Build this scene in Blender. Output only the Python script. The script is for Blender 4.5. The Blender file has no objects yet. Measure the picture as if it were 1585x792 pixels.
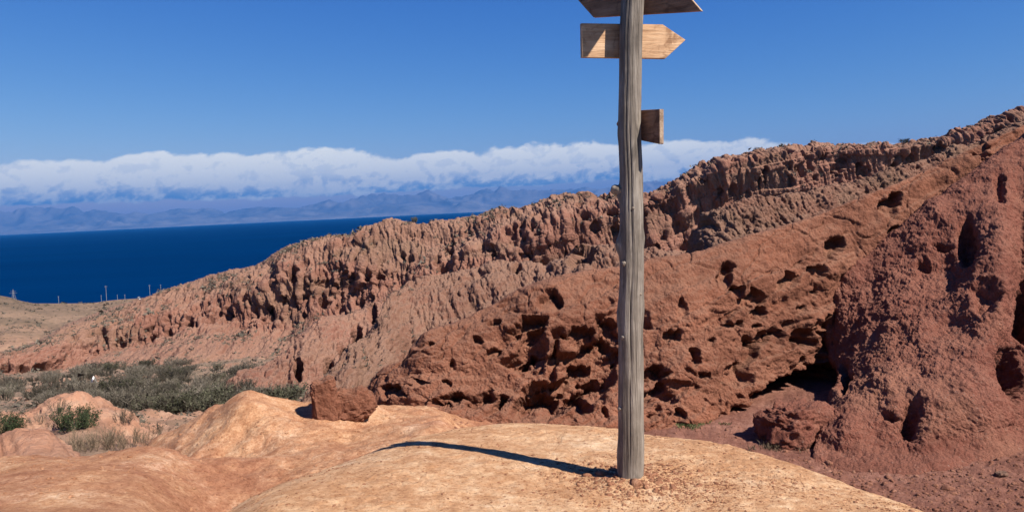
import bpy, math, random
import numpy as np
from mathutils import Matrix, Vector

random.seed(7)
RNG = np.random.default_rng(11)
scene = bpy.context.scene
COL = scene.collection
R = math.radians

# ------------------------------------------------------------------ camera
FPX, CX, CY = 1145.0, 792.5, 396.0
PITCH, ROLL = R(3.62), R(2.79)
_f = np.array([0, math.cos(PITCH), -math.sin(PITCH)])
_r0 = np.array([1.0, 0, 0])
_u0 = np.array([0, math.sin(PITCH), math.cos(PITCH)])
_r = math.cos(ROLL) * _r0 - math.sin(ROLL) * _u0
_u = math.sin(ROLL) * _r0 + math.cos(ROLL) * _u0
cam = bpy.data.cameras.new('camera')
cam.sensor_width = 36.0
cam.lens = 36.0 * FPX / 1585.0
cam.clip_start = 0.05
cam.clip_end = 300000
camo = bpy.data.objects.new('camera', cam)
COL.objects.link(camo)
camo.matrix_world = Matrix(((_r[0], _u[0], -_f[0], 0), (_r[1], _u[1], -_f[1], 0),
                            (_r[2], _u[2], -_f[2], 0), (0, 0, 0, 1)))
scene.camera = camo

# ------------------------------------------------------------------ light, sky, exposure
SUN_EL, SUN_B = R(47), R(35)          # sun to the right and a little behind the camera
SUN = Vector((math.cos(SUN_EL) * math.cos(SUN_B), -math.cos(SUN_EL) * math.sin(SUN_B), math.sin(SUN_EL)))
sl = bpy.data.lights.new('sun', 'SUN')
sl.energy = 5.0
sl.angle = R(0.53)
sl.color = (1.0, 0.955, 0.89)
so = bpy.data.objects.new('sun', sl)
COL.objects.link(so)
so.rotation_euler = SUN.to_track_quat('Z', 'Y').to_euler()

scene.view_settings.view_transform = 'Standard'
scene.view_settings.look = 'None'
scene.view_settings.exposure = 1.08
scene.view_settings.gamma = 1.0
scene.cycles.use_denoising = True
scene.cycles.max_bounces = 5
scene.cycles.diffuse_bounces = 3
scene.cycles.glossy_bounces = 2
scene.cycles.volume_bounces = 0


class NT:
    """tiny node helper"""
    def __init__(self, tree):
        self.t = tree
        self.n = tree.nodes
        self.l = tree.links

    def node(self, typ, **kw):
        nd = self.n.new(typ)
        for k, v in kw.items():
            setattr(nd, k, v)
        return nd

    def put(self, sock, v):
        if v is None:
            return
        if isinstance(v, bpy.types.NodeSocket):
            self.l.new(v, sock)
        else:
            sock.default_value = v

    def math(self, op, a, b=None, c=None, clamp=False):
        nd = self.node('ShaderNodeMath', operation=op, use_clamp=clamp)
        self.put(nd.inputs[0], a)
        self.put(nd.inputs[1], b)
        self.put(nd.inputs[2], c)
        return nd.outputs[0]

    def vmath(self, op, a, b=None):
        nd = self.node('ShaderNodeVectorMath', operation=op)
        self.put(nd.inputs[0], a)
        self.put(nd.inputs[1], b)
        return nd.outputs[0]

    def noise(self, vec, scale, detail=4, rough=0.5, dist=0.0, lac=2.0):
        nd = self.node('ShaderNodeTexNoise')
        self.put(nd.inputs['Vector'], vec)
        nd.inputs['Scale'].default_value = scale
        nd.inputs['Detail'].default_value = detail
        nd.inputs['Roughness'].default_value = rough
        nd.inputs['Lacunarity'].default_value = lac
        nd.inputs['Distortion'].default_value = dist
        return nd.outputs[0]

    def ramp(self, fac, stops, interp='LINEAR'):
        nd = self.node('ShaderNodeValToRGB')
        cr = nd.color_ramp
        cr.interpolation = interp
        while len(cr.elements) < len(stops):
            cr.elements.new(0.5)
        for e, (p, c) in zip(cr.elements, stops):
            e.position = p
            e.color = c if len(c) == 4 else (*c, 1)
        self.put(nd.inputs[0], fac)
        return nd.outputs[0]

    def mix(self, fac, a, b, mode='MIX'):
        nd = self.node('ShaderNodeMix', data_type='RGBA', blend_type=mode)
        self.put(nd.inputs[0], fac)
        self.put(nd.inputs[6], a if not isinstance(a, tuple) else (*a[:3], 1))
        self.put(nd.inputs[7], b if not isinstance(b, tuple) else (*b[:3], 1))
        return nd.outputs[2]

    def maprange(self, v, a, b, c=0.0, d=1.0, smooth=True):
        nd = self.node('ShaderNodeMapRange')
        nd.interpolation_type = 'SMOOTHSTEP' if smooth else 'LINEAR'
        self.put(nd.inputs[0], v)
        for i, x in zip((1, 2, 3, 4), (a, b, c, d)):
            self.put(nd.inputs[i], x)
        return nd.outputs[0]


world = bpy.data.worlds.new('World')
scene.world = world
world.use_nodes = True


def build_world():
    w = NT(world.node_tree)
    w.n.clear()
    out = w.node('ShaderNodeOutputWorld')
    bg = w.node('ShaderNodeBackground')
    bg.inputs['Strength'].default_value = 0.05
    sky = w.node('ShaderNodeTexSky')
    sky.sky_type = 'NISHITA'
    sky.sun_disc = False
    sky.sun_elevation = SUN_EL
    sky.sun_rotation = math.atan2(SUN.x, SUN.y)
    sky.altitude = 1700
    sky.air_density = 1.0
    sky.dust_density = 0.25
    sky.ozone_density = 2.2
    tc = w.node('ShaderNodeTexCoord')
    sep = w.node('ShaderNodeSeparateXYZ')
    w.l.new(tc.outputs['Generated'], sep.inputs[0])
    az = w.math('ARCTAN2', sep.outputs[0], sep.outputs[1])
    el = w.math('ARCSINE', sep.outputs[2])
    eld = w.math('MULTIPLY', el, 57.2958)        # degrees
    azd = w.math('MULTIPLY', az, 57.2958)

    def coord(dx, dy, sx=1.0, sy=1.35):
        # cloud coordinates in degrees of sky, heaps leaning a little with the wind
        cmb = w.node('ShaderNodeCombineXYZ')
        a = w.math('ADD', azd, dx)
        e = w.math('ADD', eld, dy)
        a2 = w.math('SUBTRACT', a, w.math('MULTIPLY', e, 0.35))
        w.put(cmb.inputs[0], w.math('MULTIPLY', a2, sx))
        w.put(cmb.inputs[1], w.math('MULTIPLY', e, sy))
        cmb.inputs[2].default_value = 3.7
        return cmb.outputs[0]

    def dens(dx, dy):
        c = coord(dx, dy)
        big = w.noise(c, 0.20, 2, 0.5, 0.2)
        puff = w.noise(c, 0.62, 9, 0.58, 0.25)
        return w.math('ADD', w.math('MULTIPLY', big, 0.5), w.math('MULTIPLY', puff, 0.5))

    d0 = dens(0, 0)
    d1 = dens(0.30, 0.40)                         # towards the sun: up and to the right
    topn = w.noise(coord(40, 0, 1.0, 0.0), 0.13, 4, 0.55)
    east = w.maprange(azd, 14.0, 30.0, 0.0, 1.9)       # the bank peters out to the east
    top = w.math('SUBTRACT', w.math('ADD', 3.45, w.math('MULTIPLY', topn, 2.3)), east)
    rel = w.math('SUBTRACT', eld, top)            # <0 inside the bank
    upper = w.maprange(rel, -0.7, 0.75, 0.26, -0.30, False)
    lower = w.maprange(eld, 1.2, 2.3, -0.26, 0.25)
    dd = w.math('ADD', d0, w.math('MINIMUM', upper, lower))
    cov = w.maprange(dd, 0.40, 0.53)
    lit = w.maprange(w.math('SUBTRACT', d0, d1), -0.075, 0.06)
    hgt = w.maprange(w.math('ADD', eld, w.math('MULTIPLY', w.math('SUBTRACT', d0, 0.5), 2.0)), 1.5, 3.3)
    light = w.math('ADD', w.math('MULTIPLY', lit, 0.42), w.math('MULTIPLY', hgt, 0.58))
    ccol = w.ramp(light, [(0.0, (2.0, 3.6, 6.2)), (0.2, (4.2, 5.5, 7.4)), (0.42, (7.4, 8.1, 8.8)), (0.72, (11.3, 11.2, 10.2))])
    # blue rain-shade below the bank
    veil = w.maprange(eld, 0.2, 3.6, 0.85, 0.0)
    ss = w.node('ShaderNodeSeparateColor')
    w.l.new(sky.outputs[0], ss.inputs[0])
    sc_ = w.node('ShaderNodeCombineColor')          # clear dry mountain air: a deeper blue than the stock sky
    w.put(sc_.inputs[0], w.math('MULTIPLY', w.math('POWER', ss.outputs[0], 1.9), 0.247))
    w.put(sc_.inputs[1], w.math('MULTIPLY', w.math('POWER', ss.outputs[1], 1.3), 0.532))
    w.put(sc_.inputs[2], w.math('MULTIPLY', w.math('POWER', ss.outputs[2], 0.62), 2.16))
    skyc = w.mix(veil, sc_.outputs[0], (1.05, 2.75, 5.8))
    col = w.mix(cov, skyc, ccol)
    w.l.new(col, bg.inputs['Color'])
    w.l.new(bg.outputs[0], out.inputs['Surface'])


build_world()

# ------------------------------------------------------------------ maths helpers


def unproj(u, v, d):
    """photo pixel + distance in front of the camera -> point in the place"""
    u, v, d = (np.asarray(a, float) for a in (u, v, d))
    a, b = (u - CX) / FPX, (CY - v) / FPX
    ray = _f[None] + a.reshape(-1, 1) * _r[None] + b.reshape(-1, 1) * _u[None]
    return ray * (d.reshape(-1, 1) / ray[:, 1:2])


def v_of(u, d, z):
    """pixel row at which height z is seen at distance d in column u"""
    a = (u - CX) / FPX
    # z/d = (f.z + a r.z + b u.z) / (f.y + a r.y + b u.y)
    k = z / d
    b = (k * (_f[1] + a * _r[1]) - _f[2] - a * _r[2]) / (_u[2] - k * _u[1])
    return CY - b * FPX


def project(P):
    x, y, z = P @ _r, P @ _u, P @ _f
    z = np.maximum(z, 1e-3)
    return CX + FPX * x / z, CY - FPX * y / z


def pchip(x, y, xi):
    x, y, xi = np.asarray(x, float), np.asarray(y, float), np.asarray(xi, float)
    h = np.diff(x)
    dl = np.diff(y) / h
    m = np.zeros_like(y)
    if len(x) > 2:
        w1, w2 = 2 * h[1:] + h[:-1], h[1:] + 2 * h[:-1]
        same = dl[:-1] * dl[1:] > 0
        with np.errstate(divide='ignore', invalid='ignore'):
            hm = (w1 + w2) / (w1 / dl[:-1] + w2 / dl[1:])
        m[1:-1] = np.where(same, hm, 0)
    m[0], m[-1] = dl[0], dl[-1]
    i = np.clip(np.searchsorted(x, xi) - 1, 0, len(x) - 2)
    t = (xi - x[i]) / h[i]
    t = np.clip(t, 0, 1)
    t2, t3 = t * t, t * t * t
    return ((2 * t3 - 3 * t2 + 1) * y[i] + (t3 - 2 * t2 + t) * h[i] * m[i]
            + (-2 * t3 + 3 * t2) * y[i + 1] + (t3 - t2) * h[i] * m[i + 1])


_perm = np.random.default_rng(5).permutation(256).astype(np.int32)
_perm = np.concatenate([_perm, _perm, _perm])
_g = np.random.default_rng(6).normal(size=(256, 3))
_g = (_g / np.linalg.norm(_g, axis=1, keepdims=True)).astype(np.float32)


def perlin(p):
    p = np.asarray(p, np.float32)
    i = np.floor(p).astype(np.int32)
    f = p - i
    i &= 255
    w = f * f * f * (f * (f * 6 - 15) + 10)
    X0, Y0, Z0 = i[:, 0], i[:, 1], i[:, 2]
    X1, Y1, Z1 = (X0 + 1) & 255, (Y0 + 1) & 255, (Z0 + 1) & 255
    a0, a1 = _perm[X0], _perm[X1]
    b00, b01, b10, b11 = _perm[a0 + Y0], _perm[a0 + Y1], _perm[a1 + Y0], _perm[a1 + Y1]

    def g(h, dx, dy, dz):
        gr = _g[h]
        return gr[:, 0] * (f[:, 0] - dx) + gr[:, 1] * (f[:, 1] - dy) + gr[:, 2] * (f[:, 2] - dz)
    wx, wy, wz = w[:, 0], w[:, 1], w[:, 2]

    def lerp(a, b, t):
        return a + t * (b - a)
    n = lerp(lerp(lerp(g(_perm[b00 + Z0], 0, 0, 0), g(_perm[b10 + Z0], 1, 0, 0), wx),
                  lerp(g(_perm[b01 + Z0], 0, 1, 0), g(_perm[b11 + Z0], 1, 1, 0), wx), wy),
             lerp(lerp(g(_perm[b00 + Z1], 0, 0, 1), g(_perm[b10 + Z1], 1, 0, 1), wx),
                  lerp(g(_perm[b01 + Z1], 0, 1, 1), g(_perm[b11 + Z1], 1, 1, 1), wx), wy), wz)
    return n * 1.6


def fbm(p, octaves=4, gain=0.5, lac=2.03):
    s, a = 0, 1.0
    p = np.asarray(p, np.float32)
    for o in range(octaves):
        s = s + a * perlin(p + 17.3 * o)
        p = p * lac
        a *= gain
    return s


def billow(p, octaves=3, gain=0.5, lac=2.03):
    """rounded lumps parted by sharp creases, 0 at the crease"""
    s, a = 0, 1.0
    p = np.asarray(p, np.float32)
    for o in range(octaves):
        s = s + a * np.abs(perlin(p + 31.7 * o))
        p = p * lac
        a *= gain
    return s


def worley(p, seed=0):
    """F1, F2 distances"""
    p = np.asarray(p, np.float32)
    i = np.floor(p).astype(np.int32)
    f1 = np.full(len(p), 9.0, np.float32)
    f2 = np.full(len(p), 9.0, np.float32)
    for dx in (-1, 0, 1):
        for dy in (-1, 0, 1):
            for dz in (-1, 0, 1):
                c = i + np.array([dx, dy, dz], np.int32)
                h = _perm[(_perm[(_perm[(c[:, 0] + seed) & 255] + c[:, 1]) & 255] + c[:, 2]) & 255]
                o = _g[h] * 0.5 + 0.5
                d = np.sqrt(((c + o - p) ** 2).sum(1))
                f2 = np.minimum(f2, np.maximum(f1, d))
                f1 = np.minimum(f1, d)
    return f1, f2


def sstep(a, b, x):
    t = np.clip((x - a) / (b - a), 0, 1)
    return t * t * (3 - 2 * t)


def usamp(u0, u1, n, a=-20, b=1605):
    """columns: dense where the land is in view, sparse outside"""
    lo, hi = max(u0, a), min(u1, b)
    k = max(6, int(n * 0.06))
    parts = []
    if u0 < lo:
        parts.append(np.linspace(u0, lo, k, endpoint=False))
    parts.append(np.linspace(lo, hi, n, endpoint=False))
    parts.append(np.linspace(hi, u1, k) if u1 > hi else np.array([hi]))
    return np.concatenate(parts)


class Sheet:
    """a lofted piece of land: rows of (u, v, distance) traced at their own real distance"""
    def __init__(self, rows, s, counts, param=None):
        R_ = []
        for row in rows:
            pts = []
            for q in row:
                if len(q) == 4:                     # (u, 'z', z, d)
                    u, _, z, d = q
                    pts.append((u, v_of(u, d, z), d))
                else:
                    pts.append(q)
            pts = np.array(pts, float)
            sp = pts[:, 0] if param is None else np.asarray(param, float)
            u = s if param is None else pchip(sp, pts[:, 0], s)
            v = pchip(sp, pts[:, 1], s)
            d = np.exp(pchip(sp, np.log(pts[:, 2]), s))
            R_.append(unproj(u, v, d))
        R_ = np.array(R_)                           # rows x cols x 3
        t = np.concatenate([np.linspace(i, i + 1, c, endpoint=False) for i, c in enumerate(counts)] + [[len(counts)]])
        nr, nc = len(t), len(s)
        # pchip along t for all columns at once
        k = len(rows)
        dl = R_[1:] - R_[:-1]
        m = np.zeros_like(R_)
        if k > 2:
            same = dl[:-1] * dl[1:] > 0
            with np.errstate(divide='ignore', invalid='ignore'):
                hm = 2 * dl[:-1] * dl[1:] / (dl[:-1] + dl[1:])
            m[1:-1] = np.where(same, hm, 0)
        m[0], m[-1] = dl[0], dl[-1]
        i = np.clip(t.astype(int), 0, k - 2)
        f = (t - i)[:, None, None]
        f2, f3 = f * f, f * f * f
        self.P = ((2 * f3 - 3 * f2 + 1) * R_[i] + (f3 - 2 * f2 + f) * m[i]
                  + (-2 * f3 + 3 * f2) * R_[i + 1] + (f3 - f2) * m[i + 1]).reshape(-1, 3)
        self.shape = (nr, nc)
        self.t = np.repeat(t, nc)
        self.s = np.tile(s, nr)
        self.u, self.v = project(self.P)
        self.attr = {}

    def normals(self):
        P = self.P.reshape(*self.shape, 3)
        a = np.gradient(P, axis=1)
        b = np.gradient(P, axis=0)
        n = np.cross(a, b).reshape(-1, 3)
        n /= np.maximum(np.linalg.norm(n, axis=1, keepdims=True), 1e-9)
        if (n * self.P).sum(1).mean() > 0:
            n = -n
        return n

    def smooth_normals(self, it=6):
        n = self.normals().reshape(*self.shape, 3)
        for _ in range(it):
            q = np.pad(n, ((1, 1), (1, 1), (0, 0)), mode='edge')
            n = (q[:-2, 1:-1] + q[2:, 1:-1] + q[1:-1, :-2] + q[1:-1, 2:] + n) / 5
        n = n.reshape(-1, 3)
        return n / np.linalg.norm(n, axis=1, keepdims=True)

    def push(self, amount, n=None):
        if n is None:
            n = self.normals()
        self.P = self.P + n * np.asarray(amount)[:, None]

    def build(self, name, mat, **props):
        return grid_mesh(name, self.P, self.shape, mat, self.attr, **props)

    def sample_height(self, x, y):
        """height of the sheet at (x, y): nearest vertices, inverse distance"""
        d = (self.P[:, 0] - x) ** 2 + (self.P[:, 1] - y) ** 2
        i = np.argpartition(d, 4)[:4]
        w = 1 / (d[i] + 1e-6)
        return float((self.P[i, 2] * w).sum() / w.sum())


def new_mesh(name, verts, faces, mat=None, smooth=True):
    """verts (n,3), faces (m,3) or (m,4) arrays"""
    verts = np.asarray(verts, np.float32)
    faces = np.asarray(faces, np.int32)
    me = bpy.data.meshes.new(name)
    me.vertices.add(len(verts))
    me.vertices.foreach_set('co', verts.ravel())
    k = faces.shape[1]
    me.loops.add(faces.size)
    me.loops.foreach_set('vertex_index', faces.ravel())
    me.polygons.add(len(faces))
    me.polygons.foreach_set('loop_start', np.arange(0, faces.size, k, dtype=np.int32))
    if smooth:
        me.polygons.foreach_set('use_smooth', np.ones(len(faces), bool))
    me.update(calc_edges=True)
    if mat:
        me.materials.append(mat)
    return me


def link(name, me, parent=None, **props):
    o = bpy.data.objects.new(name, me)
    COL.objects.link(o)
    if parent:
        o.parent = parent
    for k, v in props.items():
        o[k] = v
    return o


def grid_faces(nr, nc, wrap=False):
    i = np.arange(nr * nc).reshape(nr, nc)
    if wrap:
        j = np.roll(i, -1, axis=1)
        return np.stack([i[:-1], j[:-1], j[1:], i[1:]], -1).reshape(-1, 4)
    return np.stack([i[:-1, :-1], i[:-1, 1:], i[1:, 1:], i[1:, :-1]], -1).reshape(-1, 4)


def grid_mesh(name, P, shape, mat, attr=None, **props):
    me = new_mesh(name, P, grid_faces(*shape), mat)
    for k, a in (attr or {}).items():
        at = me.attributes.new(k, 'FLOAT', 'POINT')
        at.data.foreach_set('value', np.asarray(a, np.float32))
    return link(name, me, **props)


def empty(name, loc, label, cat, group=None, rot=(0, 0, 0)):
    o = bpy.data.objects.new(name, None)
    o.empty_display_size = 0.2
    COL.objects.link(o)
    o.location = loc
    o.rotation_euler = rot
    o['label'] = label
    o['category'] = cat
    if group:
        o['group'] = group
    return o


# ------------------------------------------------------------------ materials
def principled(name, rough=0.95, spec=0.15):
    m = bpy.data.materials.new(name)
    m.use_nodes = True
    w = NT(m.node_tree)
    b = w.n['Principled BSDF']
    b.inputs['Roughness'].default_value = rough
    b.inputs['Specular IOR Level'].default_value = spec
    tc = w.node('ShaderNodeTexCoord')
    return m, w, b, tc.outputs['Object']


def bump(w, b, h, strength, dist, prev=None):
    nd = w.node('ShaderNodeBump')
    nd.inputs['Strength'].default_value = strength
    nd.inputs['Distance'].default_value = dist
    w.put(nd.inputs['Height'], h)
    if prev is not None:
        w.l.new(prev, nd.inputs['Normal'])
    w.l.new(nd.outputs[0], b.inputs['Normal'])
    return nd.outputs[0]


def attr_node(w, name):
    nd = w.node('ShaderNodeAttribute', attribute_name=name)
    return nd.outputs['Fac']


TONE = (0.70, 0.69, 0.66)


def rock_material(name, dark, mid, light, dust, alt, scale, bumpd, dust_lo=0.45, dust_hi=0.95, grain=1.0, strata=None, dustmax=0.8, specks=False):
    """rock: noise-mottled colour, settled dust on up-facing ledges, another bed's colour by attribute 'bed'"""
    dark, mid, light, dust, alt = (tuple(x * y for x, y in zip(c, TONE)) for c in (dark, mid, light, dust, alt))
    m, w, b, co = principled(name)
    n1 = w.noise(co, scale, 7, 0.62)
    n2 = w.noise(co, scale * 7, 5, 0.6)
    mixn = w.math('ADD', w.math('MULTIPLY', n1, 0.6), w.math('MULTIPLY', n2, 0.4))
    c = w.ramp(mixn, [(0.34, dark), (0.5, mid), (0.66, light)])
    c2 = w.ramp(mixn, [(0.34, tuple(x * 0.75 for x in alt)), (0.5, alt), (0.68, tuple(min(1, x * 1.3) for x in alt))])
    bed = attr_node(w, 'bed')
    c = w.mix(bed, c, c2)
    if strata:
        mp = w.node('ShaderNodeMapping')
        mp.inputs['Rotation'].default_value = strata[1]
        mp.inputs['Scale'].default_value = (0.12, 0.12, 1.0)
        w.l.new(co, mp.inputs['Vector'])
        sn = w.noise(mp.outputs[0], strata[0], 5, 0.6, 0.2)
        c = w.mix(w.maprange(sn, 0.42, 0.62, 0.0, 0.45), c, tuple(min(1, x * 1.25) for x in light))
    geo = w.node('ShaderNodeNewGeometry')
    sp = w.node('ShaderNodeSeparateXYZ')
    w.l.new(geo.outputs['Normal'], sp.inputs[0])
    up = w.math('ADD', sp.outputs[2], w.math('MULTIPLY', w.math('SUBTRACT', n1, 0.5), 0.7))
    c = w.mix(w.maprange(up, dust_lo, dust_hi, 0.0, dustmax), c, dust)
    fine = w.noise(co, scale * 30, 4, 0.7)
    c = w.mix(w.maprange(fine, 0.3, 0.7, 0.0, 0.35), c, tuple(x * 0.55 for x in mid))
    if specks:                                   # small stones set in the matrix
        vs = w.node('ShaderNodeTexVoronoi')
        vs.inputs['Scale'].default_value = 14.0
        w.l.new(co, vs.inputs['Vector'])
        hit = w.math('MULTIPLY', w.maprange(vs.outputs['Distance'], 0.16, 0.28, 1.0, 0.0), w.maprange(n2, 0.48, 0.58))
        c = w.mix(w.math('MULTIPLY', hit, 0.55), c, w.mix(w.noise(co, 3.0, 2), tuple(x * 0.6 for x in dark), (0.36, 0.24, 0.18)))
    w.l.new(c, b.inputs['Base Color'])
    h1 = w.noise(co, scale * 6, 8, 0.68)
    vor = w.node('ShaderNodeTexVoronoi')
    vor.inputs['Scale'].default_value = scale * 26
    w.l.new(co, vor.inputs['Vector'])
    h2 = w.noise(co, scale * 40, 5, 0.65)
    hh = w.math('ADD', w.math('MULTIPLY', h2, 0.8), w.math('MULTIPLY', vor.outputs[0], -0.5))
    p = bump(w, b, h1, 0.9, bumpd * 4)
    bump(w, b, hh, 0.8 * grain, bumpd, p)
    return m


M_wall = rock_material('brown_rock', (0.120, 0.041, 0.022), (0.195, 0.074, 0.044), (0.270, 0.116, 0.072), (0.30, 0.150, 0.096),
                       (0.305, 0.115, 0.066), 0.7, 0.03, strata=(2.2, (0, R(16), 0)), dustmax=0.6)
M_bluff = rock_material('red_rock', (0.170, 0.054, 0.036), (0.26, 0.091, 0.061), (0.335, 0.138, 0.094), (0.34, 0.155, 0.104),
                        (0.34, 0.155, 0.10), 0.8, 0.035, grain=1.3, dustmax=0.4, specks=True)
M_hill = rock_material('badland_rock', (0.175, 0.073, 0.050), (0.285, 0.128, 0.090), (0.375, 0.192, 0.138), (0.35, 0.20, 0.14),
                       (0.235, 0.150, 0.100), 0.06, 0.30, dust_lo=0.62, dust_hi=1.0)
M_spur = rock_material('sandstone', (0.150, 0.066, 0.044), (0.238, 0.112, 0.077), (0.320, 0.168, 0.118), (0.30, 0.175, 0.122),
                       (0.23, 0.145, 0.098), 0.16, 0.12, dust_lo=0.6, dust_hi=1.0)


def ground_material():
    m, w, b, co = principled('trodden_sand')
    bed = attr_node(w, 'bed')          # 0 yellow sand, 1 orange-red earth, 2 dull red path
    n1 = w.noise(co, 1.1, 6, 0.6)
    n2 = w.noise(co, 7, 5, 0.65)
    n3 = w.noise(co, 45, 4, 0.7)
    mm = w.math('ADD', w.math('MULTIPLY', n1, 0.5), w.math('MULTIPLY', n2, 0.5))
    n4 = w.noise(co, 22, 5, 0.7)
    mm = w.math('ADD', w.math('MULTIPLY', mm, 0.72), w.math('MULTIPLY', n4, 0.28))
    ca = w.ramp(mm, [(0.37, (0.36, 0.172, 0.078)), (0.47, (0.49, 0.262, 0.130)), (0.54, (0.60, 0.365, 0.20)), (0.62, (0.72, 0.50, 0.315))])
    cb = w.ramp(mm, [(0.37, (0.19, 0.070, 0.036)), (0.46, (0.29, 0.122, 0.063)), (0.54, (0.375, 0.178, 0.095)), (0.62, (0.50, 0.285, 0.175))])
    cc = w.ramp(mm, [(0.38, (0.125, 0.048, 0.032)), (0.5, (0.19, 0.082, 0.055)), (0.62, (0.275, 0.135, 0.095))])
    c = w.mix(w.math('MINIMUM', bed, 1.0), ca, cb)
    c = w.mix(w.math('SUBTRACT', bed, 1.0, clamp=True), c, cc)
    c = w.mix(w.maprange(n3, 0.53, 0.66, 0.0, 0.85), c, w.mix(1.0, c, (0.55, 0.42, 0.36), 'MULTIPLY'))
    w.l.new(c, b.inputs['Base Color'])
    ck = w.node('ShaderNodeTexVoronoi', feature='DISTANCE_TO_EDGE')
    ck.inputs['Scale'].default_value = 3.2
    w.l.new(w.vmath('ADD', co, w.vmath('MULTIPLY', w.node('ShaderNodeTexNoise').outputs['Color'], (0.25, 0.25, 0.25))), ck.inputs['Vector'])
    crk = w.math('MULTIPLY', w.maprange(ck.outputs['Distance'], 0.0, 0.022, 1.0, 0.0), w.maprange(n1, 0.5, 0.6))
    h = w.math('SUBTRACT', w.noise(co, 6, 8, 0.65), w.math('MULTIPLY', crk, 0.35))
    h2 = w.noise(co, 38, 5, 0.7)
    h3 = w.noise(co, 140, 3, 0.7)
    p = bump(w, b, h, 0.7, 0.10)
    p = bump(w, b, h2, 0.9, 0.03, p)
    bump(w, b, h3, 0.9, 0.009, p)
    return m


M_ground = ground_material()


def valley_material():
    m, w, b, co = principled('valley_earth')
    n1 = w.noise(co, 0.12, 6, 0.65)
    n2 = w.noise(co, 1.3, 6, 0.7)
    mm = w.math('ADD', w.math('MULTIPLY', n1, 0.55), w.math('MULTIPLY', n2, 0.45))
    bed = attr_node(w, 'bed')
    c = w.ramp(mm, [(0.36, (0.086, 0.065, 0.042)), (0.48, (0.158, 0.108, 0.072)), (0.6, (0.238, 0.155, 0.108))])
    c2 = w.ramp(mm, [(0.36, (0.252, 0.115, 0.065)), (0.5, (0.360, 0.180, 0.108)), (0.64, (0.432, 0.259, 0.166))])
    c = w.mix(bed, c, c2)
    w.l.new(c, b.inputs['Base Color'])
    bump(w, b, w.noise(co, 2.5, 8, 0.7), 0.9, 0.35)
    return m


M_valley = valley_material()


def plateau_material():
    m, w, b, co = principled('dry_steppe')
    n1 = w.noise(co, 0.012, 6, 0.65)
    n2 = w.noise(co, 0.16, 6, 0.75)
    mm = w.math('ADD', w.math('MULTIPLY', n1, 0.5), w.math('MULTIPLY', n2, 0.5))
    c = w.ramp(mm, [(0.36, (0.093, 0.064, 0.040)), (0.48, (0.154, 0.102, 0.064)), (0.6, (0.245, 0.155, 0.098))])
    bed = attr_node(w, 'bed')
    c = w.mix(bed, c, w.ramp(mm, [(0.38, (0.173, 0.097, 0.059)), (0.6, (0.307, 0.182, 0.113))]))
    w.l.new(c, b.inputs['Base Color'])
    bump(w, b, w.noise(co, 0.2, 7, 0.7), 0.8, 3.0)
    return m


M_plateau = plateau_material()

m_, w_, b_, co_ = principled('mountain_rock')
n_ = w_.noise(co_, 0.0004, 6, 0.6)
w_.l.new(w_.ramp(n_, [(0.35, (0.072, 0.080, 0.104)), (0.65, (0.160, 0.152, 0.160))]), b_.inputs['Base Color'])
M_mountain = m_

m_, w_, b_, co_ = principled('lake_water', 0.45, 0.0)
n_ = w_.noise(w_.vmath('MULTIPLY', co_, (0.35, 1.3, 1.0)), 0.0011, 7, 0.7)
w_.l.new(w_.ramp(n_, [(0.3, (0.0000, 0.0134, 0.0561)), (0.7, (0.0000, 0.0183, 0.0720))]), b_.inputs['Base Color'])
nn_ = w_.noise(w_.vmath('MULTIPLY', co_, (1.0, 1.6, 1.0)), 0.05, 6, 0.7)
bump(w_, b_, nn_, 0.5, 6.0)
M_lake = m_

# ------------------------------------------------------------------ the setting
# lake: flat water from the near shore to the far one
LZ = -100.0
xs = np.linspace(-70000, 70000, 15)
ys = np.array([300, 1500, 5000, 15000, 35000, 60000, 66000])
X, Y = np.meshgrid(xs, ys)
grid_mesh('lake', np.stack([X.ravel(), Y.ravel(), np.full(X.size, LZ)], 1), X.shape, M_lake, kind='structure')


# far mountains across the lake
def mountains(name, d0, depth, height, seed, nx=900, ny=70, base=0.35):
    xs = np.linspace(-62000, 62000, nx)
    ys = np.linspace(0, 1, ny)
    X, Yt = np.meshgrid(xs, ys)
    Xf, Yf = X.ravel(), Yt.ravel()
    p = np.stack([Xf / 9000 + seed, Yf * depth / 9000, np.full(Xf.size, seed * 3.1)], 1)
    prof = np.sin(np.clip(Yf / 0.75, 0, 1) * math.pi / 2) ** 1.3
    q = p + 0.25 * np.stack([perlin(p * 1.3), perlin(p * 1.3 + 9), p[:, 2] * 0], 1)
    rid = np.clip(1 - billow(q * 1.4, 6, 0.55, 2.1) * 1.15, 0.03, 1)
    big = 0.72 + 0.5 * perlin(np.stack([Xf / 15000 + seed, Xf * 0 + 2.5, Xf * 0], 1))
    z = LZ + prof * height * big * (base + (1 - base) * rid) - 6
    z = np.where(Yf > 0.97, LZ - 0.6, np.maximum(z, LZ - 0.6))
    grid_mesh(name, np.stack([Xf, d0 + Yf * depth, z], 1), X.shape, M_mountain, kind='structure')


mountains('foothills', 55500, 6500, 1500, 3.3, base=0.12)
mountains('mountains', 60500, 9000, 3300, 8.1, base=0.45)

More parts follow.
